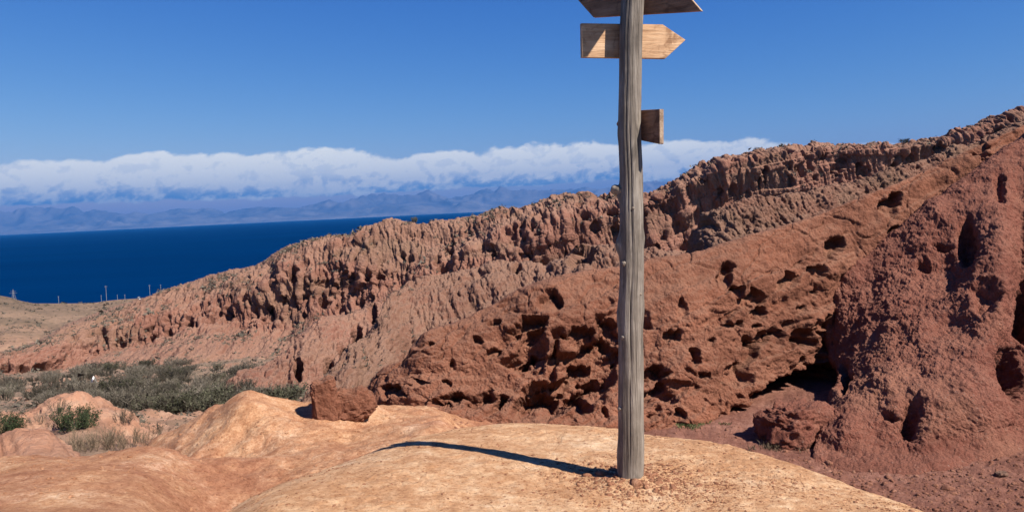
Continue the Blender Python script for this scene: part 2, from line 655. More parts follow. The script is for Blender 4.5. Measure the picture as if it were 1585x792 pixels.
# steppe plateau at the far left
us = usamp(-420, 620, 360, -20, 420)
pl = Sheet([
    [(-420, 'z', -70, 300), (620, 'z', -60, 330)],
    [(-420, 'z', -72, 380), (0, 548, 385), (100, 540, 400), (620, 'z', -66, 400)],
    [(-420, 500, 520), (0, 497, 520), (100, 505, 520), (620, 505, 520)],
    [(-420, 430, 640), (-60, 449, 660), (0, 458, 680), (16, 461, 690), (33, 466, 700), (60, 469.5, 720), (143, 468.5, 740), (164, 466, 720), (213, 463, 700), (400, 455, 700), (620, 450, 700)],
    [(-420, 'z', -86, 800), (620, 'z', -90, 800)],
    [(-420, 'z', -101, 1000), (620, 'z', -101, 1000)],
], us, [20, 60, 70, 14, 6])
pn = fbm(pl.P * [1 / 60, 1 / 90, 0], 5)
gul = billow(np.stack([pl.P[:, 0] / 28 + pl.P[:, 1] / 60, pl.P[:, 1] / 160, pl.P[:, 0] * 0], 1), 4)
amp = np.interp(pl.t, [0, 1, 2, 2.8, 3, 5], [1, 4.5, 3.0, 0.8, 0.2, 0.2])
pl.P[:, 2] += amp * (0.5 * pn + 0.9 * (gul - 0.5))
pl.attr['bed'] = sstep(1.9, 1.2, pl.t + 0.5 * pn)
pl.build('plateau', M_plateau, kind='structure')

# valley floor with its two hillocks
us = usamp(-320, 760, 460, -20, 640)
va = Sheet([
    [(-320, 'z', -6.0, 14), (760, 'z', -6.5, 14)],
    [(-320, 692, 22), (0, 686, 22), (40, 671.5, 22), (80, 682, 22), (105, 700, 22), (150, 'z', -7.2, 22), (760, 'z', -7.5, 22)],
    [(-320, 'z', -8.6, 27), (760, 'z', -9.0, 27)],
    [(-320, 655, 36), (0, 660, 36), (40, 656, 36), (68, 645, 36), (90, 629, 36), (105, 625.5, 36), (145, 634, 36), (190, 655, 36), (222, 676, 36), (260, 693, 36), (400, 710, 36), (760, 715, 36)],
    [(-320, 'z', -13.4, 55), (0, 'z', -13.4, 55), (760, 'z', -14.5, 55)],
    [(-320, 'z', -21.5, 90), (760, 'z', -21.5, 90)],
    [(-320, 'z', -30, 140), (200, 'z', -30, 140), (760, 'z', -27, 140)],
    [(-320, 'z', -38, 190), (300, 'z', -36.5, 190), (760, 'z', -32, 190)],
    [(-320, 'z', -50, 260), (760, 'z', -45, 260)],
], us, [10, 70, 20, 80, 50, 45, 45, 30, 6])
hill = np.exp(-((va.t - 1) / 0.45) ** 2) + np.exp(-((va.t - 3) / 0.5) ** 2)
va.push((0.25 + 0.25 * hill) * fbm(va.P / 2.2, 4) * np.clip(va.P[:, 1] / 30, 0.5, 2.5)
        + 0.25 * hill * billow(va.P / 0.9, 3))
bedv = hill * sstep(330, 200, va.u) + 0.5 * sstep(0.15, 0.5, fbm(va.P / 14, 3))
va.attr['bed'] = np.clip(bedv, 0, 1)
va.build('valley_floor', M_valley, kind='structure')


# eroded hillsides -------------------------------------------------
def erode(sh, scale, amp, seed, lean=0.0, octv=4, tmul=0.55):
    """fall-line gullies: narrow creases that run down the slope between rounded ribs"""
    s = sh.P[:, 0] / scale + seed
    h = sh.P[:, 2] / scale
    wob = 0.5 * perlin(np.stack([s * 0.35, h * 0.45, s * 0 + seed], 1))
    p = np.stack([s + lean * h + wob, h * tmul * 0.5, sh.P[:, 1] / scale * 0.25], 1)
    return amp * (billow(p, octv, 0.55, 2.1) ** 0.8 - 0.5)


CREST = [(-260, 615, 225), (-100, 575, 235), (0, 546, 243), (60, 529, 250), (105, 502, 260), (150, 483, 268), (200, 468, 273), (240, 455, 273), (290, 437, 272),
         (330, 421, 270), (400, 405, 265), (450, 377, 262), (500, 368, 259), (560, 358, 255), (610, 341, 252), (650, 345, 250), (690, 339, 248), (735, 330, 246),
         (765, 321, 245), (800, 319, 243), (860, 308, 241), (905, 301, 239), (955, 302, 237), (1000, 294, 236), (1040, 282, 236), (1085, 264, 236), (1120, 252, 236),
         (1160, 240, 236), (1200, 229, 237), (1250, 226, 238), (1330, 223, 239), (1370, 217, 240), (1440, 215, 243), (1475, 209, 244), (1500, 199, 245), (1530, 188, 246),
         (1560, 178, 247), (1585, 171, 248), (1700, 140, 250), (1950, 60, 255)]
cu = np.array([c[0] for c in CREST]); cd = np.array([c[2] for c in CREST], float); cvv = np.array([c[1] for c in CREST], float)


def dc(u):
    return float(pchip(cu, cd, [u])[0])


def vc(u):
    return float(pchip(cu, cvv, [u])[0])


def hrow(vs, fr, fr2=None):
    return [(u, v, dc(u) * float(np.interp(u, [800, 1050], [fr, fr2 or fr]))) for u, v in vs]


us = usamp(-260, 1950, 1640)
KU = (-260, 0, 100, 200, 300, 400, 450, 560, 650, 735, 800, 905, 1000, 1085, 1160, 1250, 1370, 1475, 1585, 1950)
hs = Sheet([
    [(u, 'z', unproj(u, v, d)[0, 2] - 30, d * 1.35) for u, v, d in CREST],
    [(u, 'z', unproj(u, v, d)[0, 2] - 4, d * 1.10) for u, v, d in CREST],
    CREST,
    hrow([(-260, 620), (-100, 583), (0, 556), (60, 548), (100, 538), (150, 520), (200, 505), (240, 490), (300, 476), (350, 464), (400, 441), (450, 426), (520, 420), (600, 412), (650, 402), (735, 372), (800, 358),
          (905, 336), (1000, 318), (1085, 276), (1160, 249), (1250, 235), (1370, 227), (1440, 224), (1475, 219), (1585, 186), (1950, 80)], 0.91),
    hrow([(-260, 645), (-100, 600), (0, 579), (60, 579), (100, 570), (150, 549), (200, 542), (240, 535), (262, 520), (300, 504), (340, 496), (400, 502), (430, 500), (470, 478), (560, 468), (650, 448), (735, 428),
          (800, 415), (905, 398), (1000, 394), (1085, 372), (1160, 310), (1250, 294), (1370, 290), (1440, 274), (1475, 260), (1585, 232), (1950, 130)], 0.88, 0.92),
    hrow([(-260, 665), (-100, 615), (0, 590), (100, 589), (200, 577), (300, 558), (400, 562), (450, 560), (560, 540), (650, 520), (735, 500), (905, 470), (1000, 450), (1160, 400), (1370, 360), (1585, 300), (1950, 190)], 0.74, 0.86),
    [(u, 'z', unproj(u, v, d)[0, 2], d) for u, v, d in hrow([(-260, 720), (0, 640), (200, 645), (300, 640), (450, 640), (650, 600), (905, 540), (1160, 480), (1585, 380), (1950, 290)], 0.56, 0.78)],
], us, [4, 6, 62, 92, 76, 24])
n0 = hs.smooth_normals(8)
cl = np.interp(hs.t, [0, 1.6, 2.0, 2.7, 3.0, 3.5, 4.0, 4.25, 4.9, 6], [0.15, 0.22, 0.35, 0.7, 1.0, 1.35, 0.8, 0.45, 0.45, 0.45])
band = 0.75 + 0.7 * perlin(np.stack([hs.P[:, 0] / 40, hs.t * 0.6, hs.t * 0], 1))
band = np.clip(band, 0.35, 1.4)
cl *= np.where(hs.t < 2.95, np.interp(hs.u, [0, 150, 330, 520], [0.3, 0.4, 0.65, 1]), np.interp(hs.u, [0, 150, 400], [0.5, 0.6, 1]))
sc = np.clip(hs.P[:, 1] / 220, 0.6, 1.3)
big = fbm(hs.P / np.array([30, 40, 26]), 3)
hs.push(3.0 * sc * big * np.interp(hs.u, [0, 200, 500], [0.35, 0.5, 1]) * np.interp(hs.t, [0, 1.9, 2.1, 6], [0.15, 0.2, 1, 1])
        + erode(hs, 19, 4.2, 1.0, 0.35, 3) * sc * cl, n0)
n1 = hs.smooth_normals(3)
hs.push(erode(hs, 7, 2.6, 4.0, 0.2, 3) * sc * cl * band * (1 - 0.45 * sstep(960, 1120, hs.u)), n1)
n1 = hs.smooth_normals(2)
bq = hs.t * 2.6 + 0.55 * fbm(np.stack([hs.P[:, 0] / 34, hs.t * 0.8, hs.t * 0 + 3], 1), 3)
fq = bq - np.floor(bq)
cliff = sstep(0.02, 0.10, fq) * sstep(0.62, 0.40, fq)
hard = sstep(-0.25, 0.35, perlin(np.stack([hs.P[:, 0] / 22 + 9, np.floor(bq) * 3.7, hs.t * 0], 1)))
inb = np.interp(hs.t, [2.05, 2.3, 4.2, 4.6, 5.2], [0, 1, 1, 0.5, 0]) * np.interp(hs.u, [150, 420], [0.35, 1])
cliff = cliff * hard * inb
fl = erode(hs, 3.4, 2.2, 7.0, 0.10, 3, 0.30)
rt_ = sstep(960, 1120, hs.u)
fl = fl * (1 - rt_) + rt_ * erode(hs, 2.3, 1.35, 27.0, 0.16, 4, 0.16)
rill = erode(hs, 1.7, 0.75, 17.0, 0.25, 3, 0.22) * (1 + 0.5 * rt_)
hs.push(sc * (0.9 * cliff + fl * (0.28 + 0.85 * np.maximum(cliff, np.interp(hs.t, [2.7, 3.0, 3.9, 4.1], [0, 1, 1, 0]) * band))
              + rill * (1.0 - 0.4 * cliff) * np.interp(hs.t, [1.9, 2.3, 6], [0.3, 1, 1])
              + 0.34 * (billow(hs.P / np.array([1.5, 2.0, 1.1]), 4, 0.6) - 0.45) * np.interp(hs.t, [0, 1.8, 2.1, 3, 6], [0.6, 1.2, 1.4, 0.9, 0.7])), n1)
f1, f2 = worley(np.stack([hs.P[:, 0] / 4.5, hs.P[:, 1] / 9, hs.P[:, 2] / 6.0], 1), 3)
hol = sstep(0.36, 0.2, f1 + 0.15 * perlin(hs.P / 1.6)) * np.interp(hs.t, [2.1, 2.5, 3.0, 3.5, 4.0, 4.2], [0, .45, .8, 1, .8, 0])
du = 3.0 * perlin(hs.P / 2.2)
dv = 2.0 * perlin(hs.P / 2.2 + 50)
for pu, pv, ru, rv in ((8, 572, 10, 8), (36, 573, 11, 7), (64, 572, 16, 9), (293, 499, 8, 12), (262, 517, 7, 9), (238, 527, 6, 8), (160, 513, 14, 5), (347, 484, 7, 12), (420, 486, 6, 13), (457, 428, 8, 14),
                       (500, 466, 7, 9), (535, 446, 8, 10), (570, 430, 7, 10), (760, 385, 9, 6), (842, 345, 9, 6), (905, 338, 10, 7), (948, 330, 10, 6), (795, 352, 7, 5), (688, 376, 8, 6), (620, 392, 7, 8),
                       (1235, 262, 8, 12), (1330, 262, 6, 10), (1252, 258, 6, 9), (1180, 262, 6, 8), (1300, 258, 5, 12), (1390, 262, 6, 9)):
    r = np.sqrt(((hs.u + du - pu) / ru) ** 2 + ((hs.v + dv - pv) / rv) ** 2)
    hol = np.maximum(hol, 1.6 * sstep(1.1, 0.6, r) * (hs.t > 2.02))
hs.push(-2.4 * sc * hol, n1)
hs.P[:, 2] -= 0.9 * sc * np.exp(-((hs.t - 2) / 0.35) ** 2)
bd = 0.45 * sstep(-0.1, 0.5, fbm(np.stack([hs.P[:, 0] / 30, hs.P[:, 1] / 30, hs.P[:, 2] / 9], 1) + 5, 4)) + 0.75 * np.interp(hs.t, [1.8, 2.0, 2.5, 2.9, 4.6, 5.2, 6], [0.9, 0.8, 0.55, 0.1, 0.15, 0.95, 1.0])
hs.attr['bed'] = np.clip(bd * (1 - 0.5 * cliff), 0, 1)
hs.build('hillside', M_hill, kind='structure')


def spur(name, crest, back, foot_d, foot_v, u0, u1, nu, counts, seed, gs, amp, mat, bedmul=0.6, mid=0.45, midd=0.5, holes=()):
    us = usamp(u0, u1, nu)
    rb = [(u, 'z', unproj(u, v, d)[0, 2] - back[1], d + back[0]) for u, v, d in crest]
    rb2 = [(u, 'z', unproj(u, v, d)[0, 2] - back[1] * 0.25, d + back[0] * 0.3) for u, v, d in crest]
    foot = [(u, fv, d * foot_d) for (u, v, d), fv in zip(crest, foot_v)]
    midr = [(u, v + (fv - v) * mid, d * (1 - (1 - foot_d) * midd)) for (u, v, d), fv in zip(crest, foot_v)]
    deep = [(u, 'z', unproj(u, fv, d * foot_d)[0, 2] - 6, d * foot_d * 0.86) for (u, v, d), fv in zip(crest, foot_v)]
    sh = Sheet([rb, rb2, crest, midr, foot, deep], us, counts)
    n = sh.smooth_normals(8)
    e = np.interp(sh.t, [0, 1.8, 2.15, 3, 4.5], [0.25, 0.25, 0.6, 1, 1])
    sh.push(amp * fbm(sh.P / (gs * 2.2), 3) * 0.7 * np.interp(sh.t, [0, 1.8, 2.2, 5], [.3, .4, 1, 1]) + erode(sh, gs, amp, seed, 0.3) * e, n)
    n = sh.smooth_normals(2)
    dip = sh.P[:, 2] - 0.28 * sh.P[:, 0]
    led = perlin(np.stack([dip / (gs * 0.16), sh.P[:, 0] / (gs * 2.5), sh.P[:, 1] / (gs * 2.5)], 1))
    sh.push(erode(sh, gs * 0.32, amp * 0.42, seed + 9, 0.2, 4) * e + amp * 0.22 * (billow(sh.P / (gs * 0.22), 4, 0.6) - 0.45) + amp * 0.16 * led, n)
    for hu, hv, ru, rv, dep in holes:
        r = np.hypot((sh.u - hu) / ru, (sh.v - hv) / rv) + 0.25 * perlin(sh.P / (gs * 0.15))
        sh.push(-dep * sstep(1.0, 0.55, r) * (sh.t > 2.05), n)
    sh.attr['bed'] = np.clip(bedmul * (0.5 + 0.9 * fbm(sh.P / (gs * 1.5) + seed, 4)), 0, 1)
    sh.build(name, mat, kind='structure')
    return sh


# spur of pink rilled earth below the cliffs
spur('lower_spur', [(330, 625, 88), (384, 578, 94), (440, 546, 100), (500, 492, 108), (560, 480, 114), (620, 462, 118), (700, 450, 120)], (16, 11), 0.8,
     [660, 645, 640, 625, 610, 600, 590], 330, 700, 360, [6, 10, 60, 80, 10], 2.0, 5.0, 1.6, M_hill, 0.35,
     holes=[(507, 572, 9, 15, 4), (529, 548, 9, 18, 4.5), (553, 517, 9, 20, 5), (576, 489, 9, 18, 5), (598, 464, 9, 14, 4), (446, 596, 8, 12, 2.5), (462, 575, 8, 14, 3)])
# long tan sandstone spur
C2 = [(395, 690, 46), (430, 655, 50), (470, 614, 55), (500, 586, 60), (540, 547, 66), (580, 498, 73), (608, 458, 79), (635, 436, 83), (680, 425, 85), (740, 411, 86),
      (790, 402, 86), (830, 408, 85), (870, 398, 83), (900, 378, 82), (940, 372, 81), (1000, 380, 80), (1100, 400, 76)]
sp2 = spur('sandstone_spur', C2, (13, 12), 0.74, [760, 745, 735, 725, 715, 700, 690, 680, 670, 660, 650, 640, 630, 620, 610, 600, 600],
           395, 1100, 620, [6, 10, 100, 90, 8], 5.0, 3.4, 1.25, M_spur, 0.45, 0.42, 0.62, holes=[(902, 392, 22, 22, 4.5), (888, 405, 10, 14, 3.0), (800, 415, 8, 12, 2.0)])
# pale bank behind the wall, right of the signpost
C3 = [(1000, 432, 62), (1040, 400, 60), (1060, 386, 57), (1078, 352, 53), (1090, 338, 51), (1104, 326, 50), (1130, 316, 49.5), (1180, 308, 50), (1230, 299, 50.5), (1270, 291, 51), (1340, 276, 52),
      (1420, 249, 53), (1500, 219, 54), (1585, 193, 55), (1950, 90, 58)]
spur('pale_bank', C3, (9, 8), 0.82, [470, 460, 452, 446, 440, 435, 430, 425, 420, 415, 405, 390, 370, 340, 260], 1000, 1950, 620, [6, 12, 80, 50, 6], 11.0, 1.7, 0.75, M_spur, 0.6, 0.5, 0.35)

# ---- foreground ground: sandy mounds and the red path
GU = usamp(-280, 1950, 860)
gr = Sheet([
    [(-280, 'z', -1.75, 1.2), (600, 'z', -1.6, 1.2), (1950, 'z', -1.65, 1.2)],
    [(-280, 1080, 2.6), (0, 1020, 2.8), (350, 880, 3.3), (430, 830, 3.5), (560, 800, 3.8), (700, 792, 3.9), (975, 792, 3.95), (1200, 800, 3.8), (1300, 822, 3.6), (1430, 870, 3.2), (1585, 960, 2.9), (1950, 1100, 2.6)],
    [(-280, 1000, 3.2), (0, 930, 3.6), (200, 860, 4.0), (350, 795, 4.5), (430, 752, 5.0), (500, 727, 5.4), (560, 707, 5.8), (627, 684, 6.1), (680, 670, 6.4), (720, 662, 6.6), (800, 655, 6.8), (900, 657, 6.4), (975, 667, 6.0),
     (1100, 685, 5.5), (1200, 711, 5.0), (1300, 744, 4.55), (1430, 792, 4.05), (1585, 860, 3.7), (1950, 1000, 3.4)],
    [(-280, 835, 5.2), (0, 815, 5.3), (200, 805, 5.6), (290, 'z', -2.75, 6.1), (350, 'z', -3.1, 6.4), (430, 'z', -3.15, 6.6), (500, 'z', -3.1, 6.9), (560, 'z', -3.0, 7.3), (627, 'z', -2.9, 7.6), (680, 'z', -2.8, 7.8), (720, 'z', -2.8, 8.0), (800, 'z', -3.4, 8.3), (975, 'z', -3.7, 7.7),
     (1100, 'z', -3.8, 7.2), (1300, 'z', -4.0, 6.6), (1585, 'z', -4.1, 6.2), (1950, 'z', -4.1, 6.0)],
    [(-280, 728, 8.5), (0, 712, 8), (60, 704, 8), (150, 700, 8.2), (250, 700, 8.4), (300, 707, 8.5), (370, 717, 8.5), (430, 722, 8.4), (500, 709, 8.6), (560, 695, 8.9), (627, 680, 9.2), (680, 668, 9.4), (720, 'z', -3.0, 9.5), (800, 'z', -3.8, 9.5),
     (975, 'z', -4.15, 9.2), (1100, 'z', -4.3, 8.8), (1300, 'z', -4.4, 8.2), (1585, 'z', -4.4, 8.0), (1950, 'z', -4.4, 8)],
    [(-280, 'z', -3.5, 9.8), (0, 'z', -3.5, 9.8), (200, 'z', -3.45, 9.8), (250, 'z', -3.3, 9.7), (300, 'z', -3.05, 9.5), (370, 707, 9.4), (430, 703, 9.3), (500, 687, 9.6), (560, 674, 9.9), (627, 663, 10.2), (680, 656, 10.4), (720, 'z', -3.3, 10.5), (800, 'z', -4.0, 10.8),
     (975, 'z', -4.3, 10.6), (1100, 'z', -4.4, 10.2), (1300, 'z', -4.45, 9.8), (1585, 'z', -4.42, 9.8), (1950, 'z', -4.4, 10)],
    [(-280, 'z', -5.4, 13), (0, 'z', -5.3, 13), (150, 'z', -5.0, 13), (225, 698, 12.4), (245, 683, 12), (290, 655, 11.5), (340, 628, 11.2), (390, 617, 11), (430, 621, 11), (480, 630, 11), (560, 628, 11.4), (600, 630, 12), (660, 634, 12.6), (700, 648, 13),
     (730, 658, 13.3), (800, 'z', -4.2, 13.4), (975, 'z', -4.4, 13.2), (1100, 'z', -4.42, 12.6), (1300, 'z', -4.45, 12), (1585, 'z', -4.35, 12), (1950, 'z', -4.2, 12)],
    [(-280, 'z', -7, 16), (300, 'z', -6.6, 16), (480, 'z', -5.4, 15), (600, 'z', -4.2, 15.5), (800, 'z', -4.35, 16), (1100, 'z', -4.4, 16), (1585, 'z', -4.0, 15), (1950, 'z', -3.6, 15)],
    [(-280, 'z', -10, 21), (480, 'z', -9.5, 21), (600, 'z', -7, 21), (800, 'z', -4.8, 21), (1950, 'z', -4.4, 20)],
], GU, [20, 120, 30, 80, 24, 70, 24, 8])
mound = fbm(gr.P / 1.3, 4)
path = sstep(2.5, 3.1, gr.t) * sstep(700, 820, gr.u)
gn = gr.smooth_normals(4)
lump = 0.022 * mound + 0.006 * fbm(gr.P / 0.18, 3) + 0.05 * path * billow(gr.P / 0.35, 4)
lump += (1 - path) * sstep(3.4, 4.2, gr.t) * 0.10 * fbm(gr.P / 0.9 + 3, 3)
# little heap of earth trodden in round the post
_pb = unproj(975, 735, 4.5)[0]
dp_ = np.hypot(gr.P[:, 0] - _pb[0], gr.P[:, 1] - _pb[1])
lump += (0.035 * np.exp(-(dp_ / 0.17) ** 2) + 0.012 * np.exp(-(dp_ / 0.4) ** 2) * (0.5 + billow(gr.P / 0.09, 3))) * (gr.t < 2.2)
lump += 0.010 * (billow(gr.P / 0.11, 3) - 0.4) * (gr.t < 6.5) * (0.4 + sstep(-0.2, 0.5, perlin(gr.P / 0.8 + 11)))
gr.push(lump, gn)
red = sstep(2.5, 3.3, gr.t + 0.5 * mound)                    # the red earth beyond the yellow mound
second = sstep(4.4, 5.4, gr.t + 0.4 * mound)
bed = red * (0.68 + 0.40 * fbm(gr.P / 0.8 + 21, 4)) * (1 - 0.10 * second)
bed += 0.45 * sstep(0.1, 0.6, fbm(gr.P / 0.7 + 33, 4)) * (1 - red) * sstep(1.2, 2.2, gr.t + 0.4 * mound)
bed += 0.55 * red * np.exp(-((gr.u - 310) / 120) ** 2 - ((gr.v - 742) / 34) ** 2) * (0.6 + 0.8 * fbm(gr.P / 0.5 + 5, 3))
bed = np.where(gr.u < 760, bed, 0.35 * red + 0.25 * (bed - 0.4))
bed = np.clip(bed, 0, 1) * (1 - path) + path * 2
gr.attr['bed'] = np.clip(bed, 0, 2)
gr.build('ground', M_ground, kind='structure')

# ---- near brown rock wall with its hollows
WALL_TOP = [(566, 606, 16.5), (580, 585, 16.3), (600, 570, 16.2), (625, 562, 16.1), (638, 540, 16.1), (652, 514, 16.1), (680, 500, 16.3), (720, 486, 16.6), (760, 470, 16.9), (800, 448, 17.1), (850, 431, 17.2), (900, 421, 17.2), (960, 412, 17.2),
            (1000, 407, 17.3), (1060, 394, 17.4), (1110, 378, 17.6), (1180, 357, 17.8), (1240, 337, 18), (1280, 324, 18.2), (1330, 307, 18.4), (1380, 287, 18.6), (1450, 254, 19), (1520, 224, 19.2), (1585, 189, 19.4), (1950, 10, 20)]
WALL_FOOT = [(566, 622, 15.9), (580, 622, 15.6), (600, 622, 15.3), (625, 626, 15), (638, 628, 14.8), (652, 631, 14.6), (680, 640, 14.3), (720, 655, 14.1), (760, 662, 14.0), (800, 664, 13.9), (850, 664, 13.9), (900, 664, 14.0), (960, 664, 14.1),
             (1000, 664, 14.2), (1060, 662, 14.3), (1110, 659, 14.5), (1180, 648, 15.0), (1240, 634, 15.8), (1280, 622, 16.4), (1330, 616, 16.8), (1380, 610, 17), (1450, 600, 17.2), (1520, 590, 17.4), (1585, 580, 17.6), (1950, 480, 18)]


def between(a, b, f, k):
    return [(u, v + (v2 - v) * f, d + (d2 - d) * k) for (u, v, d), (_, v2, d2) in zip(a, b)]


WU = usamp(566, 1950, 1330)
wa = Sheet([
    [(u, 'z', unproj(u, v, d)[0, 2] - 2.6, d + 2.6) for u, v, d in WALL_TOP],
    [(u, 'z', unproj(u, v, d)[0, 2] - 0.35, d + 0.9) for u, v, d in WALL_TOP],
    WALL_TOP,
    between(WALL_TOP, WALL_FOOT, 0.2, 0.36),
    between(WALL_TOP, WALL_FOOT, 0.55, 0.66),
    between(WALL_TOP, WALL_FOOT, 0.82, 0.88),
    WALL_FOOT,
    [(u, 'z', unproj(u, v, d)[0, 2] - 0.9, d - 0.15) for u, v, d in WALL_FOOT],
], WU, [5, 12, 44, 84, 78, 56, 5])
pits = [  # hollows: centre, half width, half height, depth (m)
    (1222, 612, 95, 30, 2.6, 1.55), (854, 472, 17, 18, .55), (818, 511, 31, 16, .8), (895, 522, 25, 14, .7), (941, 516, 19, 26, .75), (823, 559, 34, 14, .8), (857, 560, 9, 30, .7), (899, 565, 26, 12, .7),
    (830, 624, 46, 29, .95), (918, 607, 30, 27, .85), (700, 609, 24, 11, .7), (680, 618, 18, 9, .7), (615, 612, 24, 9, .5), (662, 524, 7, 6, .35), (700, 560, 7, 9, .3), (937, 641, 6, 16, .4),
    (1125, 425, 12, 23, .6), (1140, 450, 12, 14, .6), (1163, 464, 26, 12, .6), (1177, 482, 16, 10, .6), (1218, 437, 14, 14, .6), (1259, 422, 12, 11, .5), (1290, 384, 15, 18, .7),
    (1206, 522, 12, 14, .6), (1168, 529, 12, 9, .5), (1186, 526, 7, 5, .4), (1249, 530, 14, 13, .6), (1038, 524, 14, 8, .5), (1074, 559, 10, 19, .5), (1012, 588, 26, 22, .7),
    (1086, 583, 8, 8, .4), (1048, 645, 10, 11, .5), (1144, 504, 7, 8, .4),
    (1130, 508, 8, 6, .4), (1175, 502, 9, 5, .4), (1053, 480, 9, 17, .3), (1382, 315, 17, 21, .9), (1380, 359, 8, 8, .5), (1512, 236, 18, 18, 1.0), (740, 528, 10, 7, .35), (765, 545, 12, 8, .4),
    (870, 600, 10, 10, .4), (985, 540, 9, 12, .4), (770, 505, 10, 6, .35), (690, 585, 8, 7, .3), (650, 590, 10, 6, .3), (1240, 480, 9, 7, .4), (1270, 500, 8, 10, .4),
    (1225, 500, 6, 6, .35), (1263, 455, 7, 9, .4), (960, 560, 10, 12, .4), (1240, 560, 8, 8, .35), (1156, 560, 6, 8, .35), (1100, 530, 7, 6, .3)]
n0 = wa.smooth_normals(8)
f_top = np.interp(wa.t, [0, 1.5, 2, 2.4, 6, 7], [0.2, 0.3, 0.5, 0.9, 1, 0.5])
low = sstep(3.0, 3.9, wa.t + 0.5 * perlin(wa.P / 1.6))   # the honeycombed lower half
wa.push((0.26 * fbm(wa.P / 2.6, 2) + (0.05 + 0.13 * low) * (billow(wa.P / np.array([1.1, 1.1, 0.8]), 3) - 0.45)) * f_top, n0)
dip = wa.P[:, 2] - 0.27 * wa.P[:, 0]
along = wa.P[:, 0] * 0.96 + 0.27 * wa.P[:, 2]
# beds that plunge to the left, each a sharp little step
bw = dip / 0.42 + 0.5 * perlin(np.stack([along / 2.5, dip / 1.5, wa.P[:, 1] / 3], 1))
saw = bw - np.floor(bw)
led = sstep(0.0, 0.75, saw) - sstep(0.86, 1.0, saw)
bedamp = sstep(-0.15, 0.4, perlin(np.stack([along / 2.2, dip / 0.9, wa.P[:, 1] * 0 + 4], 1)))
wq = wa.P + 0.25 * np.stack([perlin(wa.P / 0.5), perlin(wa.P / 0.5 + 40), perlin(wa.P / 0.5 + 80)], 1)
wdip = np.stack([wq[:, 0], wq[:, 1], wq[:, 2] - 0.27 * wq[:, 0]], 1)
f1, f2 = worley(wdip / np.array([1.6, 1.6, 0.8]), 9)
crack = sstep(0.07, 0.0, f2 - f1)
alc = perlin(wdip / np.array([1.35, 1.35, 0.7])) + 0.35 * perlin(wdip / np.array([0.5, 0.5, 0.3]) + 7)
alc = sstep(0.16, 0.36, alc) * low
f1b, _ = worley(wdip / np.array([0.5, 0.5, 0.34]), 21)
comb = sstep(0.34, 0.17, f1b + 0.12 * perlin(wa.P / 0.25)) * low * sstep(-0.1, 0.35, perlin(wa.P / 1.3 + 9)) * np.interp(wa.u, [940, 1080], [0.12, 1])
n1 = wa.smooth_normals(3)
wa.push(0.075 * (led - 0.5) * f_top * bedamp - 0.05 * crack * f_top * (1 - 0.5 * low) - 0.05 * alc, n1)
nh = n0 * np.array([1, 1, 0.45])
nh /= np.linalg.norm(nh, axis=1, keepdims=True)
bw2 = dip / 1.15 + 0.35 * perlin(np.stack([along / 3.5, dip / 2.0, wa.P[:, 1] / 4 + 8], 1))
fw2 = bw2 - np.floor(bw2)
slab = (sstep(0.0, 0.9, fw2) - sstep(0.93, 1.0, fw2)) * sstep(-0.3, 0.2, perlin(np.stack([along / 3.2, np.floor(bw2) * 5.3, dip * 0], 1)))
wa.push(0.16 * (slab - 0.4) * f_top * (1 - 0.35 * low), n1)
core = np.exp(-((wa.u - 870) / 110) ** 2) * sstep(3.2, 3.9, wa.t)        # broad joined hollows low in the middle
wa.push(-0.10 * comb - (0.24 + 0.30 * core) * alc, nh)
du = 9.0 * perlin(wa.P / 0.55) + 5.0 * perlin(wa.P / 0.22) + 2 * perlin(wa.P / 0.1)
dv = 7.0 * perlin(wa.P / 0.55 + 50) + 4.0 * perlin(wa.P / 0.22 + 50) + 2 * perlin(wa.P / 0.1 + 50)
acc = np.zeros(len(wa.P))
for pu, pv, ru, rv, dep, *sl_ in pits:
    k = min(1.35, ru / 13)                              # small holes are less ragged
    x, y = (wa.u + k * du - pu) / ru, (wa.v + k * dv - pv) / rv
    y2 = y + (sl_[0] if sl_ else 0.22 * min(1, ru / 20)) * x
    r = np.sqrt(x * x + y2 * y2)
    # deep under the roof, the floor slopes back out to the light
    acc = np.maximum(acc, dep * sstep(1.1, 0.72, r) * (0.72 - 0.5 * np.clip(y, -1, 1)))
acc *= (wa.t > 2.02)
wa.push(-0.60 * acc, nh)
n2 = wa.smooth_normals(1)
wa.push((0.036 * fbm(wa.P / 0.26, 5, 0.58) + 0.045 * low * (billow(wa.P / 0.24, 4) - 0.4) + 0.016 * (billow(wa.P / 0.1, 2) - 0.4)) * f_top, n2)
wa.attr['bed'] = np.clip(0.55 * sstep(4.6, 5.6, wa.t) + 0.5 * sstep(0.1, 0.5, fbm(wa.P / 1.4, 4)), 0, 1)
wa.build('rock_wall', M_wall, kind='structure')

